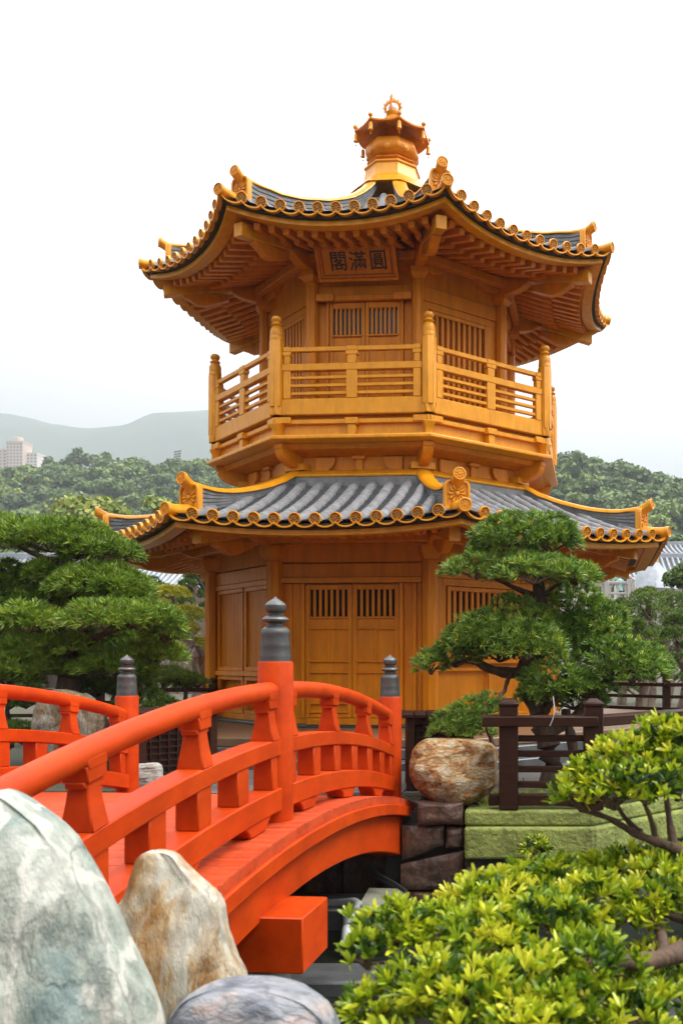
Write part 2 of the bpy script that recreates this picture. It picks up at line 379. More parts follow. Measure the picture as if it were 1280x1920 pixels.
for k in range(8):
    mb = MB(); fbox(mb, k, -.065, .065, BA - .06, BA + .06, 3.53, 3.70); fbox(mb, k, -.10, .10, BA - .06, BA + .085, 3.70, 3.80); B(mb, 'frieze_block', GB, bevel=.008)
    mb = MB(); fbox(mb, k, -.06, .06, 2.47, 2.53, 3.0, 3.3)
    fbox(mb, k, -.11, .11, 2.47, 2.57, 3.24, 3.30)
    for s in (-1, 1):                      # cloud arms along the neck wall
        pts = [(.72, 3.02), (.72, 3.28), (.40, 3.28), (.40, 3.20), (.44, 3.12), (.52, 3.05)]
        poly = [fp(k, s * x, 2.48, z) for x, z in pts]
        q_ = MB(); q_.prism(poly, (0, 0, 0), nrm(k) * .07); B(q_, 'neck_arm', G, bevel=.008)
    B(mb, 'neck_bracket', G, bevel=.008)
    # corner: crossing beam ends, stub and outward arm
    mb = MB(); d = cdir(k)
    for kk, s in ((k, -1), (k - 1, 1)):
        fbox(mb, kk % 8, *sorted((s * (bhw - .10), s * (bhw + .10))), BA - .05, BA + .075, 3.858, 4.0)
        fbox(mb, kk % 8, *sorted((s * (bhw - .24), s * (bhw + .06))), BA - .05, BA + .055, 3.73, 3.83)
    B(mb, 'balcony_corner', GB, bevel=.008)
    mb = MB(); mb.lathe([(.095, 3.53), (.095, 3.66), (.14, 3.71), (.14, 3.735)], cp(k, BR - .01, 0), n=4, rot=math.atan2(d.y, d.x) + R(45)); B(mb, 'corner_stub', GB, bevel=.006)
    def arm(r0, r1, za, zb, w):
        pts = []
        pts += [(r0, zb), (r0, za)]
        for i in range(8):
            a = R(90 * i / 7); pts.append((r0 + .12 + (r1 - r0 - .12) * math.sin(a), za + (zb - .10 - za) * (1 - math.cos(a))))
        pts += [(r1, zb - .09), (r1 + .02, zb - .08), (r1 + .02, zb)]
        m_ = MB(); m_.prism([cp(k, r, z, -w / 2) for r, z in pts], (0, 0, 0), Vector((-d.y, d.x, 0)) * w); return m_
    B(arm(2.60, 3.16, 3.10, 3.435, .17), 'corner_arm', G, bevel=.008)
    mb = MB(); mb.hexa([cp(k, 2.5, 3.06, -.20), cp(k, 2.80, 3.06, -.20), cp(k, 2.80, 3.06, .20), cp(k, 2.5, 3.06, .20)],
                       [cp(k, 2.5, 3.17, -.20), cp(k, 2.80, 3.17, -.20), cp(k, 2.80, 3.17, .20), cp(k, 2.5, 3.17, .20)]); B(mb, 'corner_block', GB, bevel=.008)
    # post with ringed bud finial
    mb = MB(); rot = math.atan2(d.y, d.x) + R(22.5)
    mb.lathe([(.122, 3.99), (.122, 5.04), (.112, 5.06)], cp(k, BR, 0), n=8, rot=rot)
    po = B(mb, 'balcony_post', GB, bevel=.006)
    mb = MB(); mb.lathe([(.108, 5.06), (.110, 5.12), (.104, 5.13), (.106, 5.15), (.104, 5.22), (.085, 5.265), (.065, 5.28), (.08, 5.29), (.092, 5.305), (.08, 5.325),
                         (.058, 5.335), (.058, 5.35), (.078, 5.375), (.084, 5.40), (.075, 5.43), (.045, 5.452), (0.002, 5.462)], cp(k, BR, 0), n=20)
    mb.build('post_finial', GB, po)
    # railing of face k
    rl = empty('railing', (0, 0, Z0), 0, pav)
    x0, x1 = -bhw + .12, bhw - .12
    mb = MB(); fbox(mb, k, x0, x1, BA - .04, BA + .04, 4.865, 4.94); mb.build('top_rail', GB, rl, bevel=.01)
    mb = MB(); fbox(mb, k, x0 - .02, x1 + .02, BA - .055, BA + .055, 4.56, 4.672); mb.build('middle_rail', GB, rl, bevel=.01)
    for z in (4.455, 4.33, 4.205):
        mb = MB(); fbox(mb, k, x0 + .1, x1 - .1, BA - .03, BA + .03, z - .026, z + .026); mb.build('slat_rail', GB, rl, bevel=.008)
    for x in (0, x0 + .06, x1 - .06):
        h = .09 if x == 0 else .062
        mb = MB(); fbox(mb, k, x - h, x + h, BA - .05, BA + .05, 4.118, 4.562)
        fbox(mb, k, x - h * .8, x + h * .8, BA - .045, BA + .045, 4.67, 4.82); fbox(mb, k, x - h * 1.1, x + h * 1.1, BA - .055, BA + .055, 4.80, 4.868)
        fbox(mb, k, x - h * .95, x + h * .95, BA - .052, BA + .052, 4.868, 4.944)
        mb.build('rail_post', GB, rl, bevel=.008)

# ------------------------------------------------------------------ roofs
def interp(tab, x):
    for (a, b), (c, d_) in zip(tab[:-1], tab[1:]):
        if x <= c: return b + (d_ - b) * (x - a) / (c - a)
    return tab[-1][1]
def smooth_tab(tab):
    """Catmull-Rom resample of a profile so it bends smoothly"""
    o = []
    n = len(tab)
    for i in range(n - 1):
        p0, p1, p2, p3 = tab[max(i - 1, 0)], tab[i], tab[i + 1], tab[min(i + 2, n - 1)]
        for s in range(8):
            t = s / 8
            f = lambda a, b, c, d_: .5 * (2 * b + (c - a) * t + (2 * a - 5 * b + 4 * c - d_) * t * t + (3 * b - a - 3 * c + d_) * t ** 3)
            o.append((p1[0] + (p2[0] - p1[0]) * t, f(p0[1], p1[1], p2[1], p3[1])))
    o.append(tab[-1]); return o

def disc_mesh():
    """round tile end: rim, hub and eight petals in relief; faces +Z, radius 1"""
    rim = MB(); n = 20
    rings = []
    for r, z in ((.81, -.75), (.81, .16), (.85, .24), (.94, .24), (1.0, .16), (1.0, -.95), (.9, -.95)):
        rings.append([(r * math.cos(2 * math.pi * a / n), r * math.sin(2 * math.pi * a / n), z) for a in range(n)])
    rim.loft(rings, cap=True)
    rim.lathe([(.17, -.75), (.15, .14), (.05, .18)], n=8)
    for p in range(8):
        a = 2 * math.pi * p / 8 + .2; ca, sa = math.cos(a), math.sin(a)
        q = lambda r, s, z: (r * ca - s * sa, r * sa + s * ca, z)
        b = [q(.26, -.02, -.7), q(.52, -.12, -.7), q(.64, -.08, -.7), q(.67, 0, -.7), q(.64, .08, -.7), q(.52, .12, -.7), q(.26, .02, -.7)]
        t = [q(.26, -.015, .10), q(.52, -.095, .13), q(.62, -.06, .12), q(.64, 0, .12), q(.62, .06, .12), q(.52, .095, .13), q(.26, .015, .10)]
        rim.loft([b, t])
    return rim
def place_frame(o, d, zhint=Vector((0, 0, 1))):
    """matrix whose +Z is d"""
    d = d.normalized(); x = zhint.cross(d).normalized(); y = d.cross(x)
    return Matrix(((x.x, y.x, d.x, o.x), (x.y, y.y, d.y, o.y), (x.z, y.z, d.z, o.z), (0, 0, 0, 1)))

def make_roof(tag_, ue, top_u, prof, rise, pitch, ntile, rr, ridge, fine, disc_faces, raft, zf):
    """ue eave apothem; prof (u, z mid-face); rise(u) lifts the corners; ridge: (r, z top) on the hips"""
    prof = smooth_tab(prof); ridge = smooth_tab(ridge)
    def sz(u, t): return interp(prof, u) + rise * (u / ue) ** 3 * min(abs(t), 1.15) ** 2.2
    def W(u, t): return u - zf['flare'] * (u / ue) ** 2 * (1 - min(1, abs(t)) ** 2.2)      # the eave bows inward between the corners
    def sp(k, x, u, dz=0.0, zu=None):
        q = (zu or u); t = x / (q * T8); return fp(k, x, W(u, t), sz(q, t) + dz)
    tiles = MB(); pans = MB(); soff = MB(); fas = MB(); board = MB(); drip = MB()
    discs = []
    for k in range(8):
        # pan surface with stepped courses
        nu = int((ue - top_u) / (.095 if fine else .3)); nx = 2 * ntile + 2 if fine else 14
        rows = []
        for i in range(nu):
            ua = ue - (ue - top_u) * i / nu; ub = ue - (ue - top_u) * (i + 1) / nu
            rows.append((ua, .016 if fine else 0)); rows.append((ub + .004, -.014 if fine else 0))
        vs = []; fs = []
        for ua, dz in rows:
            for j in range(nx + 1):
                x = (2 * j / nx - 1) * ua * T8; vs.append(sp(k, x, ua, dz))
        for i in range(len(rows) - 1):
            for j in range(nx):
                a = i * (nx + 1) + j; fs.append((a, a + 1, a + nx + 2, a + nx + 1))
        pans.add(vs, fs)
        # cover tile rows
        for i in range(-ntile, ntile + 1):
            x = i * pitch; ut = max(top_u, abs(x) / T8 + .16)
            if ue - ut < .12: continue
            n = max(2, int((ue + .03 - ut) / .27)); rings = []
            for s in range(n):
                ua = ue + .03 - (ue + .03 - ut) * s / n; ub = ue + .03 - (ue + .03 - ut) * (s + 1) / n
                for u, r in ((ua, rr), (ua - .02, rr * 1.06), (ub + .002, rr * .93)):
                    c = sp(k, x, u, .015, zu=min(u, ue)); T_ = tng(k)
                    rings.append([c + T_ * (r * math.cos(R(180 * a / 8))) + Vector((0, 0, r * math.sin(R(180 * a / 8)) - .02)) for a in range(9)])
            tiles.loft(rings)
            c = sp(k, x, ue + .045, .03, zu=ue)
            discs.append((k, c, nrm(k) + Vector((0, 0, -.18))))
        # drip tiles: sagging lips between the discs
        xs = [-(ue * T8) + .02] + [i * pitch for i in range(-ntile, ntile + 1)] + [ue * T8 - .02]
        for a, b in zip(xs[:-1], xs[1:]):
            if b - a < .08: continue
            pts_t = []; m_ = 6
            o = len(drip.v)
            for j in range(m_ + 1):
                f_ = j / m_; x = a + (b - a) * f_; sag = -.062 * (1 - (2 * f_ - 1) ** 2) ** .7
                for du, dz in ((.055, sag - .036), (.055, sag - .014), (-.10, sag + .002), (-.10, sag - .022)):
                    drip.v.append(tuple(sp(k, x, ue + du, dz, zu=ue)))
            for j in range(m_):
                for q in range(4):
                    i0 = o + j * 4 + q; i1 = o + j * 4 + (q + 1) % 4
                    drip.f.append((i0, i1, i1 + 4, i0 + 4))
        # eave boards and soffit follow the curve of the eave
        def strip(m_, ua, ub, dz0, dz1, n=16):
            o = len(m_.v)
            for j in range(n + 1):
                t = 2 * j / n - 1
                for u, dz in ((ua, dz0), (ub, dz0), (ub, dz1), (ua, dz1)):
                    m_.v.append(tuple(fp(k, t * u * T8, W(u, t), sz(ue, t) + dz)))
            for j in range(n):
                for q in range(4):
                    i0 = o + j * 4 + q; i1 = o + j * 4 + (q + 1) % 4
                    m_.f.append((i0, i1, i1 + 4, i0 + 4))
        strip(board, ue - .45, ue - .03, -.10, -.03)
        strip(fas, ue - .30, ue - .10, -.185, -.103)
        # soffit
        o = len(soff.v); us = [ue - .28 - (ue - .28 - raft['in']) * i / 6 for i in range(7)]
        for u in us:
            for j in range(13):
                t = 2 * j / 12 - 1
                soff.v.append(tuple(fp(k, t * u * T8, W(u, t), interp(raft['prof'], u) + rise * (u / ue) ** 3 * abs(t) ** 2.2 + .13)))
        for i in range(6):
            for j in range(12):
                a = o + i * 13 + j; soff.f.append((a, a + 1, a + 14, a + 13))
    grp = empty(tag_, (0, 0, Z0), 0, pav)
    B(tiles, 'roof_tiles', M['tile']); B(pans, 'pan_tiles', M['tile_dark'])
    B(soff, 'soffit', G, smooth=60); B(fas, 'fascia', GB, bevel=.006); B(board, 'eave_board', M['dark_board']); B(drip, 'drip_tiles', GB)
    bpy.data.objects.remove(grp)
    # discs: visible faces one by one, the far faces as one part
    dm = disc_mesh(); rest = MB(); proto = None
    for k, c, d in discs:
        mt = place_frame(c, d)
        if k in disc_faces:
            if proto is None:
                proto = dm.build('tile_end', [GB], pav); proto.matrix_local = Matrix.Translation((0, 0, Z0)) @ mt @ Matrix.Diagonal((rr * 1.03, rr * 1.03, rr * .45, 1))
            else:
                copy_obj(proto, pav, mat=Matrix.Translation((0, 0, Z0)) @ mt @ Matrix.Diagonal((rr * 1.03, rr * 1.03, rr * .45, 1)))
        else:
            m2 = mt @ Matrix.Diagonal((rr * 1.03, rr * 1.03, rr * .45, 1))
            rest.add([m2 @ Vector(v) for v in dm.v], dm.f)
    tag(B(rest, 'tile_end', GB), kind='stuff')
    # rafters: square flying rafters over round ones
    for k in range(8):
        fl = MB(); rd = MB()
        n = int(ue * T8 / raft['sp'])
        for i in range(-n, n + 1):
            x = i * raft['sp'] + (raft['sp'] / 2 if raft.get('half') else 0)
            def zz(u): return interp(raft['prof'], u) + rise * (u / ue) ** 3 * min(1, abs(x) / (u * T8)) ** 2.2
            u0, u1 = ue - raft['fo'], ue - 1.15
            u1 = max(u1, abs(x) / T8 + .22)
            if u0 - u1 > .12 and abs(x) < u0 * T8 - .14:
                fl.beam(fp(k, x, W(u1, x / (u1 * T8)), zz(u1) + .06), fp(k, x, W(u0, x / (u0 * T8)), zz(u0) + .06), .095, .10)
            v0, v1 = ue - raft['ro'], raft['in']
            v1 = max(v1, abs(x) / T8 + .22)
            if v0 - v1 > .12 and abs(x) < v0 * T8 - .10:
                rd.tube([fp(k, x, W(v1, x / (v1 * T8)), zz(v1) - .02), fp(k, x, W(v0, x / (v0 * T8)), zz(v0) - .02 + raft.get('rup', 0))], .05, n=10)
        B(fl, 'flying_rafters', G, bevel=.005); B(rd, 'round_rafters', G)
        pl = MB(); u = raft['in'] + .30               # purlin carried by the wall brackets
        fbox(pl, k, -u * T8, u * T8, u - .08, u + .06, interp(raft['prof'], u) - .24, interp(raft['prof'], u) - .10); B(pl, 'purlin', G, bevel=.01)
    # hip beams, ridges and corner tiles
    for k in range(8):
        d = cdir(k); sd_ = Vector((-d.y, d.x, 0))
        hz = lambda r: interp(raft['prof'], r * C8) + rise * (r * C8 / ue) ** 3
        hb = MB(); rs = [raft['in'] / C8, (raft['in'] / C8 + zf['hip']) / 2, zf['hip']]
        rings = []
        for r in rs:
            z = hz(r) - .03 if r < zf['hip'] else zf['hipz']
            rings.append([cp(k, r, z - .11, -.085), cp(k, r, z - .11, .085), cp(k, r, z + .10, .085), cp(k, r, z + .10, -.085)])
        hb.loft(rings); B(hb, 'hip_beam', GB, bevel=.01)
        el = MB()                                     # curved elbow under the hip beam
        r1 = zf['hip'] - .30; z1 = hz(r1) - .12
        pts = [(r1, z1), (r1 - .03, z1 - .07), (r1 - .14, z1 - .10), (r1 - .26, z1 - .17), (r1 - .42, z1 - .17), (r1 - .80, z1 - .02), (r1 - .80, z1 + .08)]
        el.prism([cp(k, r, z, -.07) for r, z in pts], (0, 0, 0), sd_ * .14); B(el, 'hip_bracket', G, bevel=.01)
        wr = zf['wr']; wz = zf['wz']                  # cloud arm on the column capital
        def arm2(r0, r1_, za, zb, wd):
            pts = [(r0, zb), (r0, za)]
            for i in range(8):
                a = R(90 * i / 7); pts.append((r0 + .15 + (r1_ - r0 - .15) * math.sin(a), za + (zb - .08 - za) * (1 - math.cos(a))))
            pts += [(r1_ + .02, zb)]
            q = MB(); q.prism([cp(k, r, z, -wd / 2) for r, z in pts], (0, 0, 0), sd_ * wd); return q
        B(arm2(wr - .05, wr + .62, wz, wz + .30, .17), 'bracket_arm', G, bevel=.01)
        for s in (-1, 1):                             # arms along both walls
            q = MB(); kk = k if s > 0 else (k - 1) % 8
            a_ = wr * C8 - .02; h_ = wr * C8 * T8
            pts = [(0.05, wz), (0.05, wz + .26), (.62, wz + .26), (.60, wz + .16), (.50, wz + .07), (.34, wz)]
            q.prism([fp(kk, -s * h_ + s * x, a_ - .06, z) for x, z in pts], (0, 0, 0), nrm(kk) * .12); B(q, 'wall_bracket', G, bevel=.008)
        # layered grey ridge body and gold cap
        body = MB(); cap = MB(); r0, r1 = ridge[0][0], ridge[-1][0]
        n = 14; steps = [r0 + (zf['plate'] - r0) * i / n for i in range(n + 1)]
        hs = lambda r: interp(prof, min(r * C8, ue)) + rise * (min(r * C8, ue) / ue) ** 3
        nl = 5
        for q in range(nl):
            for wd, f0, f1 in ((.105, q / nl, (q + .72) / nl), (.088, (q + .72) / nl, (q + 1) / nl)):
                rings = []
                for r in steps:
                    zb_ = hs(r) - .02; zt = interp(ridge, r) - .075
                    za_, zc_ = zb_ + (zt - zb_) * f0, zb_ + (zt - zb_) * f1
                    rings.append([cp(k, r, za_, -wd), cp(k, r, za_, wd), cp(k, r, zc_, wd), cp(k, r, zc_, -wd)])
                body.loft(rings)
        B(body, 'ridge_tiles', M['tile'], smooth=25)
        rings = []
        st = steps + [zf['plate'] + (r1 - zf['plate']) * i / 5 for i in range(1, 6)]
        for r in st:
            zt = interp(ridge, r); e_ = min(1, max(0, (r - zf['plate'] + .16) / .2)); ring = []
            for q in range(16):
                th = 2 * math.pi * q / 16; c_, s_ = math.cos(th), math.sin(th)
                a_ = (.135 * c_, zt - .072 + .072 * max(0, s_) - .004 * (s_ < -.01)); b_ = (zf['dr'] * c_, zt - zf['dr'] + zf['dr'] * s_)
                ring.append(cp(k, r, a_[1] * (1 - e_) + b_[1] * e_, a_[0] * (1 - e_) + b_[0] * e_))
            rings.append(ring)
        cap.loft(rings); B(cap, 'ridge_cap', GB, smooth=50)
        dcap = disc_mesh(); e = cp(k, r1 + .005, interp(ridge, r1) - zf['dr'])
        o = dcap.build('ridge_end', [GB], pav); o.matrix_local = Matrix.Translation((0, 0, Z0)) @ place_frame(e, d + Vector((0, 0, .12))) @ Matrix.Diagonal((zf['dr'], zf['dr'], zf['dr'] * .5, 1))
        # end plate with flower
        ep = MB(); zb_ = hs(zf['plate']) - .05; zt = interp(ridge, zf['plate']) - .05; hw_ = zf['pw']
        poly = [(-hw_, zb_), (hw_, zb_), (hw_, zt - .07), (hw_ * .86, zt - .015), (hw_ * .6, zt), (-hw_ * .6, zt), (-hw_ * .86, zt - .015), (-hw_, zt - .07)]
        ep.prism([cp(k, zf['plate'] - .02, z, s) for s, z in poly], (0, 0, 0), d * .07)
        inn = [(s * .80, zb_ + .05 + (z - zb_) * .82) for s, z in poly]
        # raised border
        bo = [cp(k, zf['plate'] + .05, z, s) for s, z in poly]; bi = [cp(k, zf['plate'] + .05, z, s) for s, z in inn]
        bo2 = [p + d * .03 for p in bo]; bi2 = [p + d * .03 for p in bi]
        ep.loft([bo, bo2, bi2, bi], cap=False)
        o = B(ep, 'ridge_plate', GB, bevel=.006)
        fl_ = MB(); cz = (zb_ + zt) / 2 + .03; cc = cp(k, zf['plate'] + .051, cz); fr = place_frame(cc, d)
        rad = min(hw_ * .74, (zt - zb_) * .40)
        for p in range(12):
            a = 2 * math.pi * p / 12; ca, sa = math.cos(a), math.sin(a)
            q_ = lambda r, s, z: fr @ Vector(((r * ca - s * sa) * rad, (r * sa + s * ca) * rad * 1.1, z * .1))
            fl_.loft([[q_(.25, -.03, 0), q_(.75, -.19, 0), q_(1, 0, 0), q_(.75, .19, 0), q_(.25, .03, 0)], [q_(.28, -.02, .2), q_(.75, -.12, .32), q_(.92, 0, .22), q_(.75, .12, .32), q_(.28, .02, .2)]])
        fl_.lathe([(rad * .24, 0), (rad * .2, .03), (.003, .04)], n=10, frame=(fr.to_3x3().col[0], fr.to_3x3().col[1], fr.to_3x3().col[2]), c=cc)
        fl_.build('flower_relief', GB, o)
        # corner cover tile on the hip in front of the plate
        ct = MB(); rA, rB = zf['plate'] + .03, ue / C8 + .06
        rings = []
        for i in range(6):
            r = rA + (rB - rA) * i / 5; z = hs(r) + .02 + .03 * (i / 5) ** 2
            rings.append([cp(k, r, z + zf['dr'] * math.sin(R(a)) * (1 if math.sin(R(a)) > -.1 else .9), zf['dr'] * math.cos(R(a))) for a in range(0, 360, 30)])
        ct.loft(rings); B(ct, 'corner_tile', GB, smooth=50)
        o = disc_mesh().build('corner_tile_end', [GB], pav); o.matrix_local = Matrix.Translation((0, 0, Z0)) @ place_frame(cp(k, rB + .005, hs(rB) + .05), d) @ Matrix.Diagonal((zf['dr'] * 1.04, zf['dr'] * 1.04, zf['dr'] * .5, 1))

make_roof('upper_roof', 4.06, .75,
          [(.5, 8.75), (.92, 8.15), (1.4, 7.75), (1.85, 7.47), (2.77, 7.03), (3.4, 6.83), (4.06, 6.66)], .21, .277, 5, .082,
          [(.62, 8.86), (.8, 8.66), (1.0, 8.46), (1.4, 8.17), (2.0, 7.86), (3.0, 7.49), (3.43, 7.40), (3.75, 7.335), (3.95, 7.345), (4.05, 7.385), (4.13, 7.43)],
          False, (0, 1, 2, 3), {'in': 2.0, 'sp': .215, 'fo': .34, 'ro': .90, 'rup': .03, 'half': 0, 'prof': [(1.5, 7.0), (2.1, 6.87), (3.2, 6.50), (3.75, 6.39), (4.3, 6.26)]},
          {'flare': .20, 'hip': 4.06, 'hipz': 6.49, 'wr': UR, 'wz': 6.46, 'plate': 3.95, 'pw': .165, 'dr': .088})
make_roof('lower_roof', 4.97, 2.74,
          [(2.4, 2.93), (2.75, 2.77), (3.5, 2.42), (4.3, 2.10), (4.97, 1.885)], .13, .286, 6, .082,
          [(2.80, 3.06), (3.1, 2.90), (3.5, 2.735), (4.08, 2.57), (4.6, 2.495), (4.95, 2.52), (5.05, 2.57), (5.15, 2.63)],
          True, (0, 1, 2, 3), {'in': 2.95, 'sp': .262, 'fo': .48, 'ro': 1.05, 'half': 0, 'prof': [(2.8, 2.12), (3.3, 2.03), (4.2, 1.76), (4.6, 1.66), (5.2, 1.54)]},
          {'flare': .06, 'hip': 4.88, 'hipz': 1.75, 'wr': LR, 'wz': 1.77, 'plate': 4.95, 'pw': .185, 'dr': .092})
# gold flashing and grey ridge where the lower roof meets the neck
mb = MB(); octsweep(mb, [(2.40, 2.93), (2.70, 2.93), (2.715, 2.965), (2.62, 3.035), (2.58, 3.06), (2.40, 3.06)]); B(mb, 'roof_flashing', GB, bevel=.008)
mb = MB()
for i in range(4): octband(mb, 2.45, 2.70 - .012 * (i % 2) + .01 * (3 - i), 2.70 + i * .0575, 2.70 + (i + 1) * .0575 - .002)
B(mb, 'roof_top_tiles', M['tile'])
# underside of the lower roof above the lintel
mb = MB(); octband(mb, 2.6, LA + .02, 2.06, 2.12); B(mb, 'ceiling', G)

# ------------------------------------------------------------------ finial
fin = empty('roof_finial', (0, 0, Z0), 0, pav)
mb = MB(); octsweep(mb, [(.1, 8.72), (.74, 8.72), (.62, 8.86), (.53, 8.93), (.50, 9.0), (.475, 9.19), (.50, 9.20), (.50, 9.235), (.42, 9.25), (.1, 9.25)]); mb.build('finial_base', GB, fin, bevel=.006)
mb = MB(); octsweep(mb, [(.1, 9.251), (.36, 9.251), (.38, 9.285), (.45, 9.31), (.455, 9.33), (.36, 9.35), (.1, 9.36)]); mb.build('moulding', G, fin, bevel=.006)
mb = MB(); octsweep(mb, [(.1, 9.361), (.34, 9.361), (.43, 9.41), (.475, 9.49), (.480, 9.56), (.455, 9.65), (.43, 9.69), (.41, 9.69), (.38, 9.62), (.1, 9.60)]); bowl = mb.build('lotus_bowl', G, fin, bevel=.006)
for k in range(8):
    q = MB(); q.lathe([(.055, -.01), (.05, .012), (.025, .02), (.02, .03), (.002, .032)], n=10, c=fp(k, 0, .474, 9.50), frame=(tng(k), Vector((0, 0, 1)), nrm(k))); q.build('rosette', GB, bowl)
mb = MB(); mb.lathe([(.28, 9.60), (.27, 9.70), (.24, 9.79), (.17, 9.86), (.15, 9.88), (.15, 10.02)], n=24); mb.build('finial_dome', G, fin)
# canopy: concave octagonal roof, up-curved corners
mb = MB(); mt_ = MB()
def cano(r_, j, up):
    k, t = divmod(j, 6); t = t / 6 * 2 - 1
    zt = interp([(.10, 10.26), (.2, 10.15), (.35, 10.03), (.5, 9.945), (.665, 9.885)], r_) + .045 * (r_ / .665) ** 2 * abs(t) ** 2.2
    return fp(k % 8, t * r_ * T8, r_, zt + up)
rr_ = [.10, .2, .35, .5, .665]
rings = [[cano(r, j, .0) for j in range(48)] for r in rr_] + [[cano(r, j, -.035) for j in range(48)] for r in reversed(rr_)]
mb.loft(rings, cap=False, closed=True); cn = mb.build('canopy', G, fin, smooth=40)
for k in range(8):
    e = cp(k, .70, 9.93)
    q = MB(); q.lathe([(.022, 0), (.03, .02), (.045, .03), (.045, .06), (.03, .075), (.002, .08)], e, n=10); q.build('corner_knob', GB, cn)
    q = MB(); e2 = cp(k, .69, 9.70); q.tube([e2 + Vector((0, 0, .14)), e2 + Vector((0, 0, .22))], .006, n=6)
    q.lathe([(.012, .145), (.034, .13), (.038, .08), (.040, .03), (.05, .0), (.03, .0)], e2, n=10); q.tube([e2, e2 + Vector((0, 0, -.06))], .005, n=6)
    q.lathe([(.004, -.05), (.018, -.07), (.004, -.09)], e2, n=8); q.build('wind_bell', GB, fin)
mb = MB(); mb.lathe([(.15, 10.20), (.15, 10.25), (.11, 10.27), (.10, 10.29), (.125, 10.33), (.13, 10.36), (.10, 10.385), (.05, 10.39)], n=20); mb.build('jewel_seat', GB, fin)
crystal = pm('crystal_ball', (.75, .76, .80), rough=.05, spec=.8)
mb = MB(); mb.lathe([(.09 * math.sin(R(a)), 10.46 - .09 * math.cos(R(a))) for a in range(2, 180, 16)], n=16); mb.build('jewel', crystal, fin)
mb = MB(); random.seed(4)
for pl in (0, 1):
    ax = (Vector((1, 0, 0)), Vector((0, 1, 0)))[pl]
    cen = Vector((0, 0, 10.46))
    pts = [cen + ax * (.125 * math.sin(R(a))) + Vector((0, 0, .125 * math.cos(R(a)))) for a in range(-140, 141, 14)]
    mb.tube(pts, .018, n=6)
    for i, a in enumerate(range(-130, 131, 13)):
        o_ = ax * math.sin(R(a)) + Vector((0, 0, math.cos(R(a)))); up = Vector((0, 0, 1))
        b_ = cen + o_ * .125; ln = .075 + .035 * (i % 2) + (.05 if abs(a) < 5 else 0)
        m1 = b_ + o_ * ln * .5 + up * ln * .1; e_ = b_ + o_ * ln * .75 + up * ln * .5
        mb.tube([b_, m1, e_], [.020, .014, .002], n=5)
mb.build('flame_ring', GB, fin)

# ------------------------------------------------------------------ name plaque under the upper eave
pq = empty('name_plaque', (0, 0, 0)); tag(pq, 'red-gold wooden plaque with three black Chinese characters under the upper eave', 'plaque')
Wp = Matrix.Translation((PX, PY, 0)) @ Matrix.Rotation(PTH, 4, 'Z')
ub, zb_, ut, zt_ = UA + .16, 6.24, UA + .52, 6.745
ctr = fp(1, -.05, (ub + ut) / 2, (zb_ + zt_) / 2); upv = Vector((0, -(ut - ub), zt_ - zb_)).normalized(); xv = Vector((1, 0, 0)); nv = xv.cross(upv)
fr = Matrix(((xv.x, upv.x, nv.x, ctr.x), (xv.y, upv.y, nv.y, ctr.y), (xv.z, upv.z, nv.z, ctr.z), (0, 0, 0, 1)))
pq.matrix_world = Wp @ fr
hx, hy = .665, .31
mb = MB(); mb.box(-hx, hx, -hy, hy, -.05, 0); mb.build('board', G, pq, bevel=.006)
mb = MB()
for a, b, c, d_ in ((-hx, hx, -hy, -hy + .05), (-hx, hx, hy - .05, hy), (-hx, -hx + .05, -hy + .05, hy - .05), (hx - .05, hx, -hy + .05, hy - .05)): mb.box(a, b, c, d_, -.04, .045)
mb.build('frame', G, pq, bevel=.008)
mb = MB()
for a, b, c, d_ in ((-hx + .09, hx - .09, -hy + .09, -hy + .105), (-hx + .09, hx - .09, hy - .105, hy - .09), (-hx + .09, -hx + .105, -hy + .105, hy - .105), (hx - .105, hx - .09, -hy + .105, hy - .105)): mb.box(a, b, c, d_, 0, .012)
mb.build('moulding', M['relief'], pq)
for ch, x in (('\u95a3', -.30), ('\u6eff', .02), ('\u5713', .36)):
    cu = bpy.data.curves.new('character', 'FONT'); cu.body = ch; cu.size = .33; cu.extrude = .004; cu.offset = .002; cu.align_x = 'CENTER'; cu.align_y = 'CENTER'
    to = bpy.data.objects.new('character', cu); COL.objects.link(to)
    dg = bpy.context.evaluated_depsgraph_get(); me = bpy.data.meshes.new_from_object(to.evaluated_get(dg)); bpy.data.objects.remove(to)
    me.materials.clear(); me.materials.append(M['ink'])
    xs = [v.co.x for v in me.vertices]; ys = [v.co.y for v in me.vertices]; mx_, my_ = (min(xs) + max(xs)) / 2, (min(ys) + max(ys)) / 2
    for v in me.vertices: v.co.x -= mx_; v.co.y -= my_; v.co.x *= .92
    o = bpy.data.objects.new('character', me); COL.objects.link(o); o.parent = pq; o.location = (x, 0, .006)
# ================================================================== bridge (local frame: x across, y along, z relative to the eye)
BD = Vector((.088, 1, 0)).normalized(); BPP = Vector((BD.y, -BD.x, 0))
BC = Vector((-1.638, 6.25, 0)) - BPP * 1.42
br = empty('bridge', (BC.x, BC.y, -1.5), -math.atan2(BD.x, BD.y))
tag(br, 'orange-red arched wooden footbridge with round top rails leading to the golden pavilion', 'bridge')
HL = 3.40                                   # half length between end posts
def rc(y): return -.22 - .034 * y * y       # top rail centre line
Zb = 1.5
RED = M['red']
def BB(mb, name, m=None, parent=None, bevel=.008, **kw):
    o = mb.build(name, m or RED, parent or br, bevel, **kw)
    if parent is None: o.location = (0, 0, Zb)
    return o
def arch(mb, x0, x1, f0, f1, y0, y1, n=28):
    rings = []
    for i in range(n + 1):
        y = y0 + (y1 - y0) * i / n
        rings.append([(x0, y, f0(y)), (x1, y, f0(y)), (x1, y, f1(y)), (x0, y, f1(y))])
    return mb.loft(rings)
deck = lambda y: rc(y) - .875
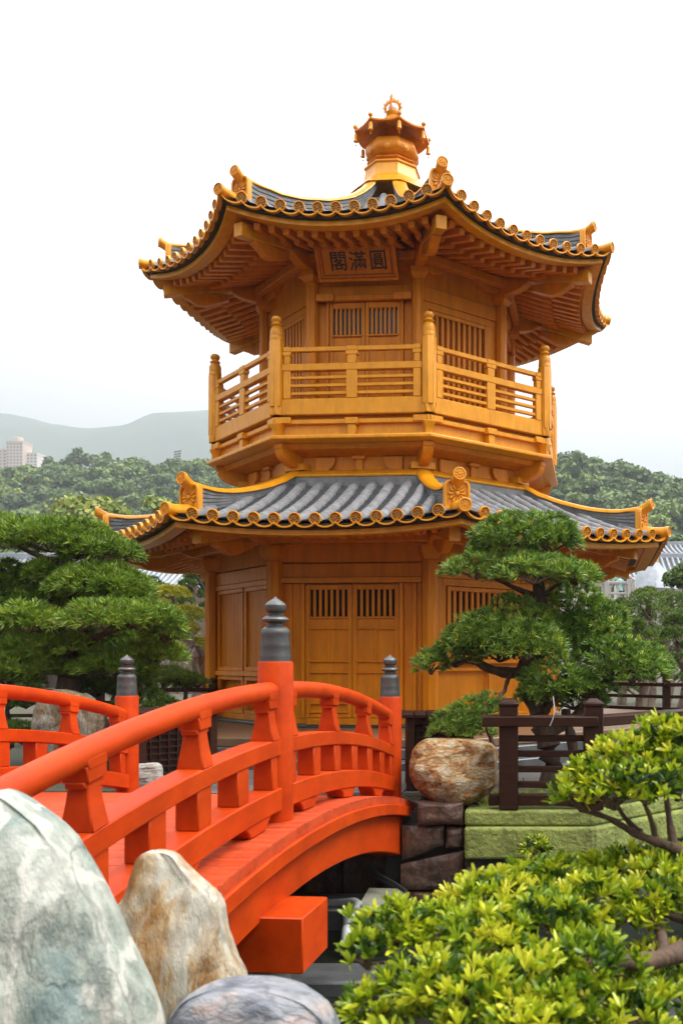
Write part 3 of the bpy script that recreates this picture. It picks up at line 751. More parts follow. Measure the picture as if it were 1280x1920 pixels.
mb = MB(); arch(mb, -1.66, 1.66, lambda y: deck(y) - .06, deck, -HL - .32, HL + .38)
BB(mb, 'deck', M['red_worn'], bevel=0, smooth=30)
mb = MB()                                    # plank joints as thin raised boards
y = -HL - .3
while y < HL + .2:
    y2 = y + .145
    mb.hexa([(-1.655, y + .004, deck(y) + .001), (1.655, y + .004, deck(y) + .001), (1.655, y2, deck(y2) + .001), (-1.655, y2, deck(y2) + .001)],
            [(-1.655, y + .004, deck(y) + .007), (1.655, y + .004, deck(y) + .007), (1.655, y2, deck(y2) + .007), (-1.655, y2, deck(y2) + .007)])
    y += .147
BB(mb, 'planking', M['red_worn'], bevel=.003)
for s in (-1, 1):
    mb = MB(); arch(mb, *sorted((s * 1.40, s * 1.685)), lambda y: deck(y) - .165, lambda y: deck(y) - .062, -HL - .33, HL + .40); BB(mb, 'edge_beam', smooth=30)
    mb = MB(); arch(mb, *sorted((s * 1.28, s * 1.60)), lambda y: deck(y) - .44 - .012 * y * y, lambda y: deck(y) - .167, -HL - .2, HL + .24); BB(mb, 'girder', smooth=30)
    # rails, in two halves between the posts
    for y0, y1 in ((-HL + .1, -.1), (.1, HL - .1)):
        pts = [(s * 1.42, y0 + (y1 - y0) * i / 16, rc(y0 + (y1 - y0) * i / 16)) for i in range(17)]
        mb = MB(); mb.tube(pts, .062, n=18); BB(mb, 'top_rail', bevel=0, smooth=50)
        mb = MB(); arch(mb, s * 1.42 - .075, s * 1.42 + .075, lambda y: rc(y) - .425, lambda y: rc(y) - .315, y0, y1, 16); BB(mb, 'middle_rail', smooth=30)
        mb = MB(); arch(mb, s * 1.42 - .085, s * 1.42 + .085, lambda y: rc(y) - .785, lambda y: rc(y) - .635, y0, y1, 16); BB(mb, 'bottom_rail', smooth=30)
    ups = [.19, 1.24, 2.32, HL - .2]; lows = [.19, .72, 1.26, 1.79, 2.32, 2.80, HL - .2]
    for sg in (-1, 1):
        for q in ups:
            y = sg * q; x = s * 1.42; zb = rc(y) - .318 - .034 * .0; zt = rc(y) - .085
            mb = MB(); rings = []
            sl = -.068 * y
            for f_ in (0, .25, .5, .75, 1):
                hx_ = .078 - .034 * math.sin(R(90 * f_)); hy_ = .066 - .018 * f_
                z = zb + (zt - zb) * f_
                rings.append([(x - hx_, y - hy_, z - hy_ * sl * (1 - f_)), (x + hx_, y - hy_, z - hy_ * sl * (1 - f_)), (x + hx_, y + hy_, z + hy_ * sl * (1 - f_)), (x - hx_, y + hy_, z + hy_ * sl * (1 - f_))])
            mb.loft(rings); bo = BB(mb, 'upper_baluster', bevel=.006)
            mb = MB(); a = Vector((x, y - .075, rc(y - .075) - .075)); b = Vector((x, y + .075, rc(y + .075) - .075))
            mb.beam(a, b, .118, .07); mb.beam(a + Vector((0, 0, -.045)), b + Vector((0, 0, -.045)), .09, .03)
            for s2 in (-1, 1):
                mb.beam(a + Vector((s2 * .054, 0, .045)), b + Vector((s2 * .054, 0, .045)), .016, .05)
            mb.build('rail_cradle', RED, bo, .005)
        for q in lows:
            y = sg * q; x = s * 1.42; mb = MB()
            sl = -.068 * y; h_ = .085 if abs(y) > .3 and abs(y) < HL - .3 else .05
            z0 = lambda yy: rc(yy) - .637; z1 = lambda yy: rc(yy) - .423
            mb.hexa([(x - .065, y - h_, z0(y - h_)), (x + .065, y - h_, z0(y - h_)), (x + .065, y + h_, z0(y + h_)), (x - .065, y + h_, z0(y + h_))],
                    [(x - .065, y - h_, z1(y - h_)), (x + .065, y - h_, z1(y - h_)), (x + .065, y + h_, z1(y + h_)), (x - .065, y + h_, z1(y + h_))])
            BB(mb, 'lower_baluster')
        for q in (.50, 1.55, 2.6):              # curved feet between deck and bottom rail
            y = sg * q; x = s * 1.42; mb = MB(); prof_ = []
            for f_ in (0, .2, .4, .6, .8, 1):
                hy_ = .13 + .09 * math.cos(R(90 * f_)) ** .5 * 0 + .10 * f_ ** 1.6
                prof_.append((hy_, f_))
            rings = []
            for hy_, f_ in prof_:
                za = lambda yy: deck(yy) + .012 + (rc(yy) - .783 - deck(yy) - .012) * f_
                rings.append([(x - .075, y - hy_, za(y - hy_)), (x + .075, y - hy_, za(y - hy_)), (x + .075, y + hy_, za(y + hy_)), (x - .075, y + hy_, za(y + hy_))])
            mb.loft(rings); BB(mb, 'rail_foot')
    # posts with bronze onion finials
    for y in (-HL, 0, HL):
        zb = deck(y) + .0; zt = rc(y) + .198 if y == 0 else rc(y) + .215
        mb = MB(); mb.lathe([(.115, zb), (.118, zb + .03), (.118, zt - .012), (.112, zt)], (s * 1.42, y, 0), n=28)
        po = BB(mb, 'post', bevel=0, smooth=40)
        pr = [(.105, 0), (.103, .02), (.104, .032), (.101, .045), (.098, .10), (.099, .11), (.097, .12), (.094, .185), (.096, .195), (.094, .21), (.088, .225), (.068, .242), (.052, .248), (.050, .262),
              (.055, .268), (.085, .277), (.089, .292), (.080, .305), (.058, .315), (.05, .32), (.054, .328), (.048, .335), (.066, .352), (.072, .372), (.070, .392), (.055, .412), (.030, .428), (.012, .44), (.002, .452)]
        mb = MB(); mb.lathe([(r, zt + z * .965) for r, z in pr], (s * 1.42, y, 0), n=28); mb.build('finial', M['bronze'], po, smooth=28)
# crossbeams under the girders and their concrete legs
for yc in (-.52, -2.7):
    mb = MB()
    zt = -1.525 if yc > -1 else -1.64; mb.box(-1.86, 1.86, yc - .25, yc + .25, zt - .33, zt); BB(mb, 'crossbeam', bevel=.008)
    for s in (-1, 1):
        mb = MB(); mb.loft([[(s * 1.5 + a * .20, yc + b * .22, -2.95) for a, b in ((-1, -1), (1, -1), (1, 1), (-1, 1))], [(s * 1.5 + a * .14, yc + b * .16, zt - .331) for a, b in ((-1, -1), (1, -1), (1, 1), (-1, 1))]])
        BB(mb, 'pier', M['concrete'], bevel=.01)
# ================================================================== ground, water, walls, fences, rocks
M['soil'] = pm('ground_soil', (.07, .055, .035), rough=.9, alt=(.035, .042, .018), scale=2.5, bump=.8, bscale=24, bdist=.03)
M['water'] = pm('pond_water', (.012, .015, .011), rough=.06, spec=.6, bump=.05, bscale=3.0, bdist=.02)
M['stone_dark'] = pm('dark_brown_stone', (.125, .064, .038), rough=.40, alt=(.04, .026, .02), scale=3.2, bump=.8, bscale=9, bdist=.04, detail=8, grime=(9, (1, 1, .7), .45, 1.3))
M['mortar'] = pm('dark_mortar', (.035, .032, .03), rough=.8)
M['granite'] = pm('pale_granite', (.40, .375, .34), rough=.7, alt=(.32, .30, .28), scale=9)
M['moss'] = pm('moss', (.13, .20, .03), rough=.95, alt=(.07, .12, .02), scale=18, bump=.8, bscale=60, bdist=.02)
M['paving'] = pm('slate_paving', (.10, .10, .095), rough=.45, alt=(.06, .063, .06), scale=3, bump=.3)

def inside(p, poly):
    c = False; j = len(poly) - 1
    for i in range(len(poly)):
        a, b = poly[i], poly[j]
        if (a[1] > p[1]) != (b[1] > p[1]) and p[0] < (b[0] - a[0]) * (p[1] - a[1]) / (b[1] - a[1]) + a[0]: c = not c
        j = i
    return c
POND = [(-40, 2.9), (-1.3, 2.7), (.6, 3.5), (3.5, 5.2), (14, 8), (30, 10), (30, 20), (9, 16.2), (3.4, 12.2), (.72, 9.45), (-.9, 9.45), (-1.1, 10.0), (-4.6, 10.2), (-7, 10.8), (-40, 13)]
def gh(x, y):
    if inside((x, y), POND): return -3.1
    return -1.5 - (.12 if y < 4.5 else 0)
def axis(lo, hi, a, b, step):
    fine = list(np.arange(a, b + 1e-6, step)); o = []
    d = step; q = a
    while q > lo: d *= 1.35; q -= d; o.append(q)
    o = o[::-1] + fine; d = step; q = b
    while q < hi: d *= 1.35; q += d; o.append(q)
    return o
gx = axis(-4800, 4800, -14, 14, .3); gy = axis(-800, 3450, -3, 20, .3)
mb = MB()
for y in gy:
    for x in gx: mb.v.append((x, y, gh(x, y)))
n = len(gx)
for j in range(len(gy) - 1):
    for i in range(n - 1): mb.f.append((j * n + i, j * n + i + 1, (j + 1) * n + i + 1, (j + 1) * n + i))
tag(mb.build('ground', M['soil'], smooth=0), kind='structure')
mb = MB(); mb.add([(-45, 2.2, -2.55), (45, 2.2, -2.55), (45, 24, -2.55), (-45, 24, -2.55)], [(0, 1, 2, 3)]); tag(mb.build('water', M['water'], smooth=0), kind='structure')
# paved approach between bridge and pavilion
mb = MB()
random.seed(2); y = 9.62
while y < 13.2:
    x = -4.1
    while x < 3.4:
        w_ = random.uniform(.55, .95)
        if not inside((x + w_ / 2, y + .3), POND) and not inside((x + w_, y), POND) and not inside((x, y), POND): mb.box(x + .006, x + w_ - .006, y + .006, y + .594, -1.53, -1.474)
        x += w_
    y += .6
tag(mb.build('path', M['paving'], bevel=.006), kind='structure')

# stone abutment at the bridge foot
ab = empty('stone_abutment', (-.6, 9.5, -3)); tag(ab, 'dark brown stone block abutment under the far end of the bridge', 'stone wall')
def stone(parent, x0, x1, z0, z1, y0, y1, seed, ta=0.0, tb=0.0, name='stone'):
    """rough block with a worn face; ta, tb tilt the lower and upper edges"""
    random.seed(seed); nx, nz = 9, 7; mb = MB(); g = []
    for j in range(nz + 1):
        for i in range(nx + 1):
            fx, fz = i / nx, j / nz; x = x0 + (x1 - x0) * fx; z = (z0 + ta * fx) * (1 - fz) + (z1 + tb * fx) * fz
            e = min(fx, 1 - fx, fz, 1 - fz); r = .035 * max(0, 1 - e * 7) ** 2
            d = .035 * noise.noise(Vector((x * 4 + seed, z * 4, seed * 1.7))) + .018 * noise.noise(Vector((x * 13, z * 13, seed)))
            g.append((x, y0 + r + d + .02, z))
    mb.v = g + [(x, y1, z) for x, y_, z in g]; m_ = (nx + 1) * (nz + 1)
    for j in range(nz):
        for i in range(nx):
            a = j * (nx + 1) + i; mb.f.append((a, a + 1, a + nx + 2, a + nx + 1)); b = a + m_; mb.f.append((b + nx + 1, b + nx + 2, b + 1, b))
    rim = [i for i in range(nx + 1)] + [j * (nx + 1) + nx for j in range(1, nz + 1)] + [nz * (nx + 1) + i for i in range(nx - 1, -1, -1)] + [j * (nx + 1) for j in range(nz - 1, 0, -1)]
    for a, b in zip(rim, rim[1:] + rim[:1]): mb.f.append((b, a, a + m_, b + m_))
    o = mb.build(name, M['stone_dark'], smooth=45); o.parent = parent; o.location = (-parent.location.x, -parent.location.y, -parent.location.z); return o
def pxz(px, py, Y): p = P(px, py, Y); return p.x, p.z
def stpx(parent, xa, ya, xb, yb, Y, seed, ta=0, tb=0):
    x0, z1 = pxz(xa, ya, Y); x1, z0 = pxz(xb, yb, Y); s = 1 / F * Y
    return stone(parent, x0 + .008, x1 - .008, z0 + .008, z1 - .008, Y, Y + .5, seed, ta * s, tb * s)
stpx(ab, 780, 1505, 868, 1550, 9.15, 1); stpx(ab, 735, 1550, 780, 1610, 9.45, 9)
stpx(ab, 750, 1549, 832, 1618, 9.2, 2, ta=28); stpx(ab, 833, 1552, 869, 1594, 9.2, 3)
stpx(ab, 748, 1622, 869, 1672, 9.2, 4, tb=26); stpx(ab, 640, 1600, 748, 1690, 9.6, 5); stpx(ab, 760, 1674, 869, 1700, 9.2, 6); stpx(ab, 520, 1560, 640, 1690, 9.7, 7); stpx(ab, 400, 1560, 520, 1690, 9.8, 8)
mb = MB(); mb.box(-4.7, -.56, 9.76, 10.3, -3.1, -1.56); mb.box(-1.35, -.56, 9.40, 9.77, -3.1, -1.56); o = mb.build('backing', M['mortar'], smooth=0); o.parent = ab; o.location = (.6, -9.5, 3)

# green rendered retaining wall with a stepped lip, and stone course below it
WL = [(-.54, 9.1), (.74, 9.1), (3.3, 11.66), (8.6, 15.6), (26, 19.4)]
rw = empty('retaining_wall', (.1, 9.1, -3)); tag(rw, 'moss green roughly rendered garden wall under the dark brown fence', 'wall')
def wallstrip(mb, pts, off0, off1, z0, z1):
    for (a, b) in zip(pts[:-1], pts[1:]):
        a = Vector((*a, 0)); b = Vector((*b, 0)); d = (b - a).normalized(); q = Vector((-d.y, d.x, 0))
        L0, L1 = [a + q * off0, b + q * off0], [a + q * off1, b + q * off1]
        mb.hexa([v + Vector((0, 0, z0)) for v in (L0[0], L0[1], L1[1], L1[0])], [v + Vector((0, 0, z1)) for v in (L0[0], L0[1], L1[1], L1[0])])
def wpart(mb, name, m, bevel=.0):
    o = mb.build(name, m, bevel=bevel, segs=3); o.parent = rw; o.location = (-.1, -9.1, 3); return o
mb = MB(); wallstrip(mb, WL, 0, .45, -1.975, -1.66); wpart(mb, 'lower_face', M['moss_wall'], .03)
mb = MB(); wallstrip(mb, WL, .05, .45, -1.658, -1.5); wpart(mb, 'upper_face', M['moss_wall'], .03)
mb = MB(); wallstrip(mb, WL, .10, .45, -2.06, -1.976); wpart(mb, 'dark_gap', M['mortar'])
mb = MB(); wallstrip(mb, WL, .14, .45, -3.1, -2.061); wpart(mb, 'backing', M['mortar'])
for i, x in enumerate(np.arange(-.53, .70, .46)):
    o = stone(rw, x + .006, min(x + .454, .74), -2.45, -2.065, 9.12, 9.26, 20 + i)
for i, x in enumerate(np.arange(-.53, .70, .55)):
    o = stone(rw, x + .006, min(x + .544, .74), -2.85, -2.46, 9.10, 9.26, 30 + i)
# concrete footing, pipes and cable under the bridge
mb = MB(); mb.hexa([P(655, 1745, 8.0) + Vector((0, 0, 0)), P(720, 1745, 8.0), P(762, 1690, 9.15), P(700, 1690, 9.15)], [P(655, 1722, 8.05), P(722, 1722, 8.05), P(758, 1666, 9.2), P(690, 1664, 9.2)])
tag(mb.build('concrete_footing', M['concrete'], bevel=.012), 'slanting grey-green concrete slab at the foot of the stone abutment', 'slab')
mb = MB(); a = P(560, 1694, 9.0); mb.tube([a, P(640, 1694, 8.8), P(664, 1692, 8.7), P(672, 1697, 8.6), P(668, 1712, 8.4), P(655, 1728, 8.2), P(650, 1745, 8.0), P(647, 1790, 7.9)], .045, n=12)
o = mb.build('drain_pipe', M['pvc'], smooth=50); tag(o, 'grey plastic drain pipe bending down beside the concrete slab', 'pipe')
mb = MB(); mb.lathe([(.052, 0), (.052, .12)], P(654, 1741, 8.08), n=12); c_ = mb.build('pipe_collar', pm('white_collar', (.62, .62, .62), .4), o)
mb = MB()
for q in range(3):
    mb.tube([P(690, 1622 + 5 * q, 9.1), P(712, 1640 + 5 * q, 9.0), P(740, 1655 + 3 * q, 8.95), P(760, 1668 + 3 * q, 8.9), P(775, 1688 + 4 * q, 8.9), P(780, 1712, 8.9)], .010, n=6)
tag(mb.build('cable_bundle', M['cable']), 'black cables hanging across the wet stones under the bridge', 'cable')
mb = MB(); mb.box(-2.6, -.9, 8.6, 9.3, -2.62, -2.42); mb.box(-1.95, -.4, 6.9, 7.5, -2.7, -2.46)
for i, (x0, x1, y0, y1, z1) in enumerate(((-3.0, -1.5, 8.7, 9.3, -2.35), (-2.2, -.75, 7.0, 7.45, -2.44))):
    mb = MB(); mb.box(x0, x1, y0, y1, -3.0, z1)
    tag(mb.build('kerb_stone', M['slate'], bevel=.02), ('dark wet stone ledge in the pond beneath the bridge girder', 'long dark stone step rising just out of the pond water')[i], 'stone')

mb = MB(); mb.tube([P(1036, 1306, 9.0), P(1038, 1322, 8.98), P(1039, 1336, 8.97), P(1035, 1350, 8.97), P(1030, 1361, 8.98)], .006, n=5)
tag(mb.build('string', M['pvc']), 'loose pale string hanging over the brown fence rail', 'string')
# ------------------------------------------------------------------ fences
def fence(name, label, pts, zb, ztop, nrail, every, w_=.19, ext=0.0, thick=.10, posts=None):
    r0 = Vector((*pts[0], zb)); r = empty(name, r0); tag(r, label, 'fence')
    def put(mb, nm, bev=.008):
        o = mb.build(nm, M['brown'], r, bev); o.location = -r0; return o
    H = ztop - zb
    plist = posts if posts else []
    if not posts:
        for a, b in zip(pts[:-1], pts[1:]):
            a = Vector((*a, 0)); b = Vector((*b, 0)); n_ = max(1, round((b - a).length / every))
            plist += [tuple((a + (b - a) * i / n_)[:2]) for i in range(n_)]
        plist.append(pts[-1])
    for p in plist:
        mb = MB(); h = w_ / 2; x, y = p; mb.box(x - h, x + h, y - h, y + h, zb, ztop + .10); mb.box(x - h - .008, x + h + .008, y - h - .008, y + h + .008, ztop + .10, ztop + .135)
        mb.loft([[(x - h - .008, y - h - .008, ztop + .135), (x + h + .008, y - h - .008, ztop + .135), (x + h + .008, y + h + .008, ztop + .135), (x - h - .008, y + h + .008, ztop + .135)],
                 [(x - h * .35, y - h * .35, ztop + .175), (x + h * .35, y - h * .35, ztop + .175), (x + h * .35, y + h * .35, ztop + .175), (x - h * .35, y + h * .35, ztop + .175)]])
        put(mb, 'fence_post')
    for i, (a, b) in enumerate(zip(pts[:-1], pts[1:])):
        a = Vector((*a, 0)); b = Vector((*b, 0)); d = (b - a).normalized()
        a2 = a - d * ext if i == 0 else a
        mb = MB(); mb.beam(a2 + Vector((0, 0, ztop - thick / 2)), b + d * .04 + Vector((0, 0, ztop - thick / 2)), .26, thick); put(mb, 'top_rail')
        for q in range(nrail):
            z = zb + H * (.14 + .66 * (q + .75) / nrail)
            mb = MB(); mb.beam(a + Vector((0, 0, z)), b + Vector((0, 0, z)), .06, .062); put(mb, 'slat_rail')
        mb = MB(); mb.beam(a - d * (.2 if i == 0 else 0) + Vector((0, 0, zb + H * .10)), b + Vector((0, 0, zb + H * .10)), .10, .11); put(mb, 'bottom_rail')
    return r
f0 = P(953, 1500, 9.2); f1 = P(1112, 1500, 9.2)
fence('garden_fence', 'dark brown timber fence with square capped posts beside the rust-coloured boulder', [(f0.x, 9.25), (f1.x, 9.25), (3.2, 11.8), (8.4, 15.75), (20, 18.3)], -1.5, -.575, 4, 1.0, ext=.26,
      posts=[(f0.x, 9.25), (f1.x, 9.25), (3.2, 11.8), (5.8, 13.77), (8.4, 15.75), (14, 17)])
fence('garden_fence', 'dark timber fence far right in front of the clipped cloud pines', [(1.5, 18.4), (2.75, 17.4), (5.5, 17.0)], -1.5, -.46, 3, 2.6, w_=.14, thick=.07)
fence('garden_fence', 'low dark timber fence left of the pavilion behind the bridge', [(-11, 15.6), (-5.4, 16.4)], -1.5, -.52, 3, 1.9, w_=.12, thick=.07)
# slatted lamp boxes at the bridge head
def lamp_box(label, x, y, rz, w_, h):
    r = empty('slatted_box', (x, y, -1.5), rz); tag(r, label, 'lantern box')
    mb = MB(); 
    for a in (-1, 1):
        for b in (-1, 1): mb.box(a * w_ - .045, a * w_ + .045, b * w_ - .045, b * w_ + .045, 0, h)
    mb.box(-w_ + .045, w_ - .045, -w_ - .03, w_ + .03, 0, .09); mb.box(-w_ - .03, w_ + .03, -w_ + .045, w_ - .045, 0.002, .088)
    mb.box(-w_ + .045, w_ - .045, -w_ - .03, w_ + .03, h - .08, h - .002); mb.box(-w_ - .03, w_ + .03, -w_ + .045, w_ - .045, h - .078, h - .004)
    mb.build('frame', M['brown'], r, .006)
    mb = MB(); mb.box(-w_ + .03, w_ - .03, -w_ + .03, w_ - .03, .05, h - .05); mb.build('inner_box', M['void'], r)
    mb = MB(); n_ = 9
    for i in range(1, n_):
        z = .09 + (h - .17) * i / n_; 
        for s in (-1, 1):
            mb.box(-w_ + .045, w_ - .045, *sorted((s * (w_ - .025), s * (w_ + .005))), z - .008, z + .008); mb.box(*sorted((s * (w_ - .025), s * (w_ + .005))), -w_ + .045, w_ - .045, z - .008, z + .008)
    for i in range(1, 8):
        q = -w_ + 2 * w_ * i / 8
        for s in (-1, 1):
            mb.box(q - .008, q + .008, *sorted((s * (w_ - .022), s * (w_ + .008))), .09, h - .08); mb.box(*sorted((s * (w_ - .022), s * (w_ + .008))), q - .008, q + .008, .09, h - .08)
    mb.build('lattice', M['brown'], r)
    mb = MB(); t = w_ + .10
    n_ = 6
    for i in range(n_): mb.box(-t + 2 * t * i / n_ + .006, -t + 2 * t * (i + 1) / n_ - .006, -t, t, h + .001, h + .04)
    mb.build('slat_top', M['brown'], r, .005)
lamp_box('dark brown slatted box behind the rust-coloured boulder', -.93, 10.7, R(8), .33, .84)
lamp_box('dark brown lattice box left of the bridge beside a pale stone', P(302, 1400, 10.9).x - .08, 11.2, R(42), .42, .85)

# ------------------------------------------------------------------ rocks
def rockmat(name, cols, scale, stretch, bump, bscale, rough=.6, veins=None, dist=2.0, spec=.4):
    m = bpy.data.materials.new(name); m.use_nodes = True; n = m.node_tree; l = n.links.new; b = n.nodes['Principled BSDF']
    b.inputs['Roughness'].default_value = rough; b.inputs['Specular IOR Level'].default_value = spec
    c = n.nodes.new('ShaderNodeTexCoord'); mp = n.nodes.new('ShaderNodeMapping'); mp.inputs['Scale'].default_value = stretch; mp.inputs['Rotation'].default_value = (.4, .5, .3)
    l(c.outputs['Object'], mp.inputs['Vector'])
    z = n.nodes.new('ShaderNodeTexNoise'); z.inputs['Scale'].default_value = scale; z.inputs['Detail'].default_value = 9; z.inputs['Roughness'].default_value = .62; z.inputs['Distortion'].default_value = dist
    l(mp.outputs[0], z.inputs['Vector'])
    r = n.nodes.new('ShaderNodeValToRGB'); e = r.color_ramp.elements
    e[0].position = cols[0][0]; e[0].color = (*cols[0][1], 1); e[1].position = cols[-1][0]; e[1].color = (*cols[-1][1], 1)
    for p, cc in cols[1:-1]: q = e.new(p); q.color = (*cc, 1)
    l(z.outputs[0], r.inputs[0]); colr = r.outputs[0]
    # second octave set mixes in speckle
    z2 = n.nodes.new('ShaderNodeTexNoise'); z2.inputs['Scale'].default_value = scale * 9; z2.inputs['Detail'].default_value = 6; l(mp.outputs[0], z2.inputs['Vector'])
    mr = n.nodes.new('ShaderNodeMapRange'); mr.inputs['From Min'].default_value = .3; mr.inputs['From Max'].default_value = .7; mr.inputs['To Min'].default_value = .72; mr.inputs['To Max'].default_value = 1.15; l(z2.outputs[0], mr.inputs[0])
    mu = n.nodes.new('ShaderNodeMix'); mu.data_type = 'RGBA'; mu.blend_type = 'MULTIPLY'; mu.inputs[0].default_value = 1; l(colr, mu.inputs[6]); l(mr.outputs[0], mu.inputs[7]); colr = mu.outputs[2]
    if veins:
        wv = n.nodes.new('ShaderNodeTexWave'); wv.inputs['Scale'].default_value = veins[0]; wv.inputs['Distortion'].default_value = veins[1]; wv.inputs['Detail'].default_value = 4; wv.inputs['Detail Scale'].default_value = 1.4
        l(mp.outputs[0], wv.inputs['Vector']); r3 = n.nodes.new('ShaderNodeValToRGB'); r3.color_ramp.elements[0].position = veins[3]; r3.color_ramp.elements[0].color = (0, 0, 0, 1); r3.color_ramp.elements[1].position = 1; r3.color_ramp.elements[1].color = (.75, .75, .75, 1)
        l(wv.outputs[0], r3.inputs[0]); m3 = n.nodes.new('ShaderNodeMix'); m3.data_type = 'RGBA'; l(r3.outputs[0], m3.inputs[0]); l(colr, m3.inputs[6]); m3.inputs[7].default_value = (*veins[2], 1); colr = m3.outputs[2]
    l(colr, b.inputs['Base Color'])
    n2 = n.nodes.new('ShaderNodeTexNoise'); n2.inputs['Scale'].default_value = bscale; n2.inputs['Detail'].default_value = 8; l(mp.outputs[0], n2.inputs['Vector'])
    n3 = n.nodes.new('ShaderNodeTexNoise'); n3.inputs['Scale'].default_value = bscale * 7; n3.inputs['Detail'].default_value = 5; l(mp.outputs[0], n3.inputs['Vector'])
    vo = n.nodes.new('ShaderNodeTexVoronoi'); vo.feature = 'DISTANCE_TO_EDGE'; vo.inputs['Scale'].default_value = scale * .9; wz = n.nodes.new('ShaderNodeTexNoise'); wz.inputs['Scale'].default_value = 4; wz.inputs['Detail'].default_value = 6
    l(mp.outputs[0], wz.inputs['Vector']); ad = n.nodes.new('ShaderNodeMix'); ad.data_type = 'RGBA'; ad.blend_type = 'ADD'; ad.inputs[0].default_value = .55; l(mp.outputs[0], ad.inputs[6]); l(wz.outputs[1], ad.inputs[7]); l(ad.outputs[2], vo.inputs['Vector'])
    ck = n.nodes.new('ShaderNodeMapRange'); ck.inputs['From Max'].default_value = .03; ck.inputs['To Min'].default_value = .55; l(vo.outputs['Distance'], ck.inputs[0])
    m4 = n.nodes.new('ShaderNodeMix'); m4.data_type = 'RGBA'; m4.blend_type = 'MULTIPLY'; m4.inputs[0].default_value = .8; l(colr, m4.inputs[6]); l(ck.outputs[0], m4.inputs[7]); l(m4.outputs[2], b.inputs['Base Color'])
    sm = n.nodes.new('ShaderNodeMath'); sm.operation = 'MULTIPLY_ADD'; sm.inputs[1].default_value = .3; l(n3.outputs[0], sm.inputs[0]); l(n2.outputs[0], sm.inputs[2])
    s2_ = n.nodes.new('ShaderNodeMath'); s2_.operation = 'MULTIPLY_ADD'; s2_.inputs[1].default_value = .25; l(ck.outputs[0], s2_.inputs[0]); l(sm.outputs[0], s2_.inputs[2])
    bp = n.nodes.new('ShaderNodeBump'); bp.inputs['Strength'].default_value = bump; bp.inputs['Distance'].default_value = .03; l(s2_.outputs[0], bp.inputs['Height']); l(bp.outputs[0], b.inputs['Normal'])
    return m
def rock(name, label, cat, Y, lv, depth, m, seed, rough=.05, freq=4.0, facets=.0, group=None, pit=0.0, sq=2.6, cut=9):
    """lv: (py, x left px, x right px) from top to bottom at distance Y; solid with elliptical sections of its own depth"""
    zs = []; 
    rows = [((CY - py) / F * Y, (xl - CX) / F * Y, (xr - CX) / F * Y) for py, xl, xr in lv]
    rows = rows[::-1]
    cx_ = sum((a + b) / 2 for _, a, b in rows) / len(rows); base = Vector((cx_, Y, rows[0][0]))
    N, S = 72, 46; mb = MB(); zs0 = [r[0] for r in rows]
    wmax = max(b - a for _, a, b in rows); rs_ = random.Random(seed * 7 + 1); cuts = []
    for q in range(cut):
        az = rs_.uniform(-math.pi * .95, -math.pi * .05); el = rs_.uniform(-.35, .75)
        cuts.append((Vector((math.cos(az) * math.cos(el), math.sin(az) * math.cos(el), math.sin(el))), rs_.uniform(.66, .93)))
    for j in range(S + 1):
        f = j / S; z = zs0[0] + (zs0[-1] - zs0[0]) * (1 - (1 - f) ** 1.35)
        a = float(np.interp(z, zs0, [r[1] for r in rows])); b = float(np.interp(z, zs0, [r[2] for r in rows]))
        hw_ = (b - a) / 2; cx2 = (a + b) / 2; dp = depth * (.25 + .75 * (hw_ * 2 / wmax) ** .8) / 2
        for i in range(N):
            t = 2 * math.pi * i / N; c, s = math.cos(t), math.sin(t)
            k_ = (abs(c) ** sq + abs(s) ** sq) ** (-1 / sq)
            p = Vector((cx2 + hw_ * c * k_, Y + dp * s * k_, z))
            nrm_ = Vector((c, s, .2)); zc_ = (zs0[0] + zs0[-1]) / 2 if zs0[0] > zs0[-1] - 1.0 else zs0[-1] - .45
            loc_ = Vector((c * k_, s * k_, max(-.6, min(1, (z - zc_) / max(.1, zs0[-1] - zc_)))))
            ln_ = max(1e-6, math.hypot(loc_.x, loc_.y)); 
            for nv_, dv_ in cuts:
                e_ = loc_.dot(nv_) - dv_
                if e_ > 0 and abs(c) < .93:
                    sh = e_ * .85 * (1 - abs(c) ** 6); p.y -= nv_.y * sh * dp; p.x -= nv_.x * sh * hw_ * .15; loc_ -= nv_ * e_ * .85
            q = p * freq + Vector((seed * 3.1, seed, 0))
            d = noise.fractal(q, .9, 2.1, 6) * rough + noise.noise(q * .35) * rough * 1.2
            if facets:
                vd = noise.voronoi(q * .55)[0]; d += (vd[1] - vd[0] - .3) * facets
            if pit:
                pv = noise.noise(q * 2.6 + Vector((9, 2, 4))); d -= pit * max(0, pv - .15) * 2
            damp = 1.0 if abs(c) < .9 else .45
            p += nrm_ * d * damp
            mb.v.append(tuple(p - base))
    for j in range(S):
        for i in range(N): mb.f.append((j * N + i, j * N + (i + 1) % N, (j + 1) * N + (i + 1) % N, (j + 1) * N + i))
    mb.f.append(tuple(S * N + i for i in range(N))); mb.f.append(tuple(reversed(range(N))))
    o = mb.build(name, m, smooth=70); o.location = base
    return tag(o, label, cat, group)
mA = rockmat('grey_green_rock', [(.25, (.07, .10, .10)), (.40, (.15, .20, .185)), (.50, (.27, .295, .25)), (.62, (.42, .42, .37)), (.75, (.23, .185, .09))], 2.2, (1, 1, .55), .55, 16, .55, veins=(2.2, 14, (.50, .48, .42), .86))
mB = rockmat('tan_white_rock', [(.26, (.21, .15, .10)), (.40, (.25, .12, .03)), (.47, (.35, .25, .14)), (.56, (.42, .385, .31)), (.75, (.32, .29, .24))], 3.2, (1.2, 1, .45), .5, 20, .6, veins=(3, 12, (.30, .24, .18), .93))
mC = rockmat('purple_grey_rock', [(.28, (.09, .10, .125)), (.42, (.15, .158, .185)), (.52, (.24, .245, .26)), (.64, (.36, .27, .235)), (.75, (.32, .29, .29))], 4.0, (.7, 1, 1.4), .5, 22, .5)
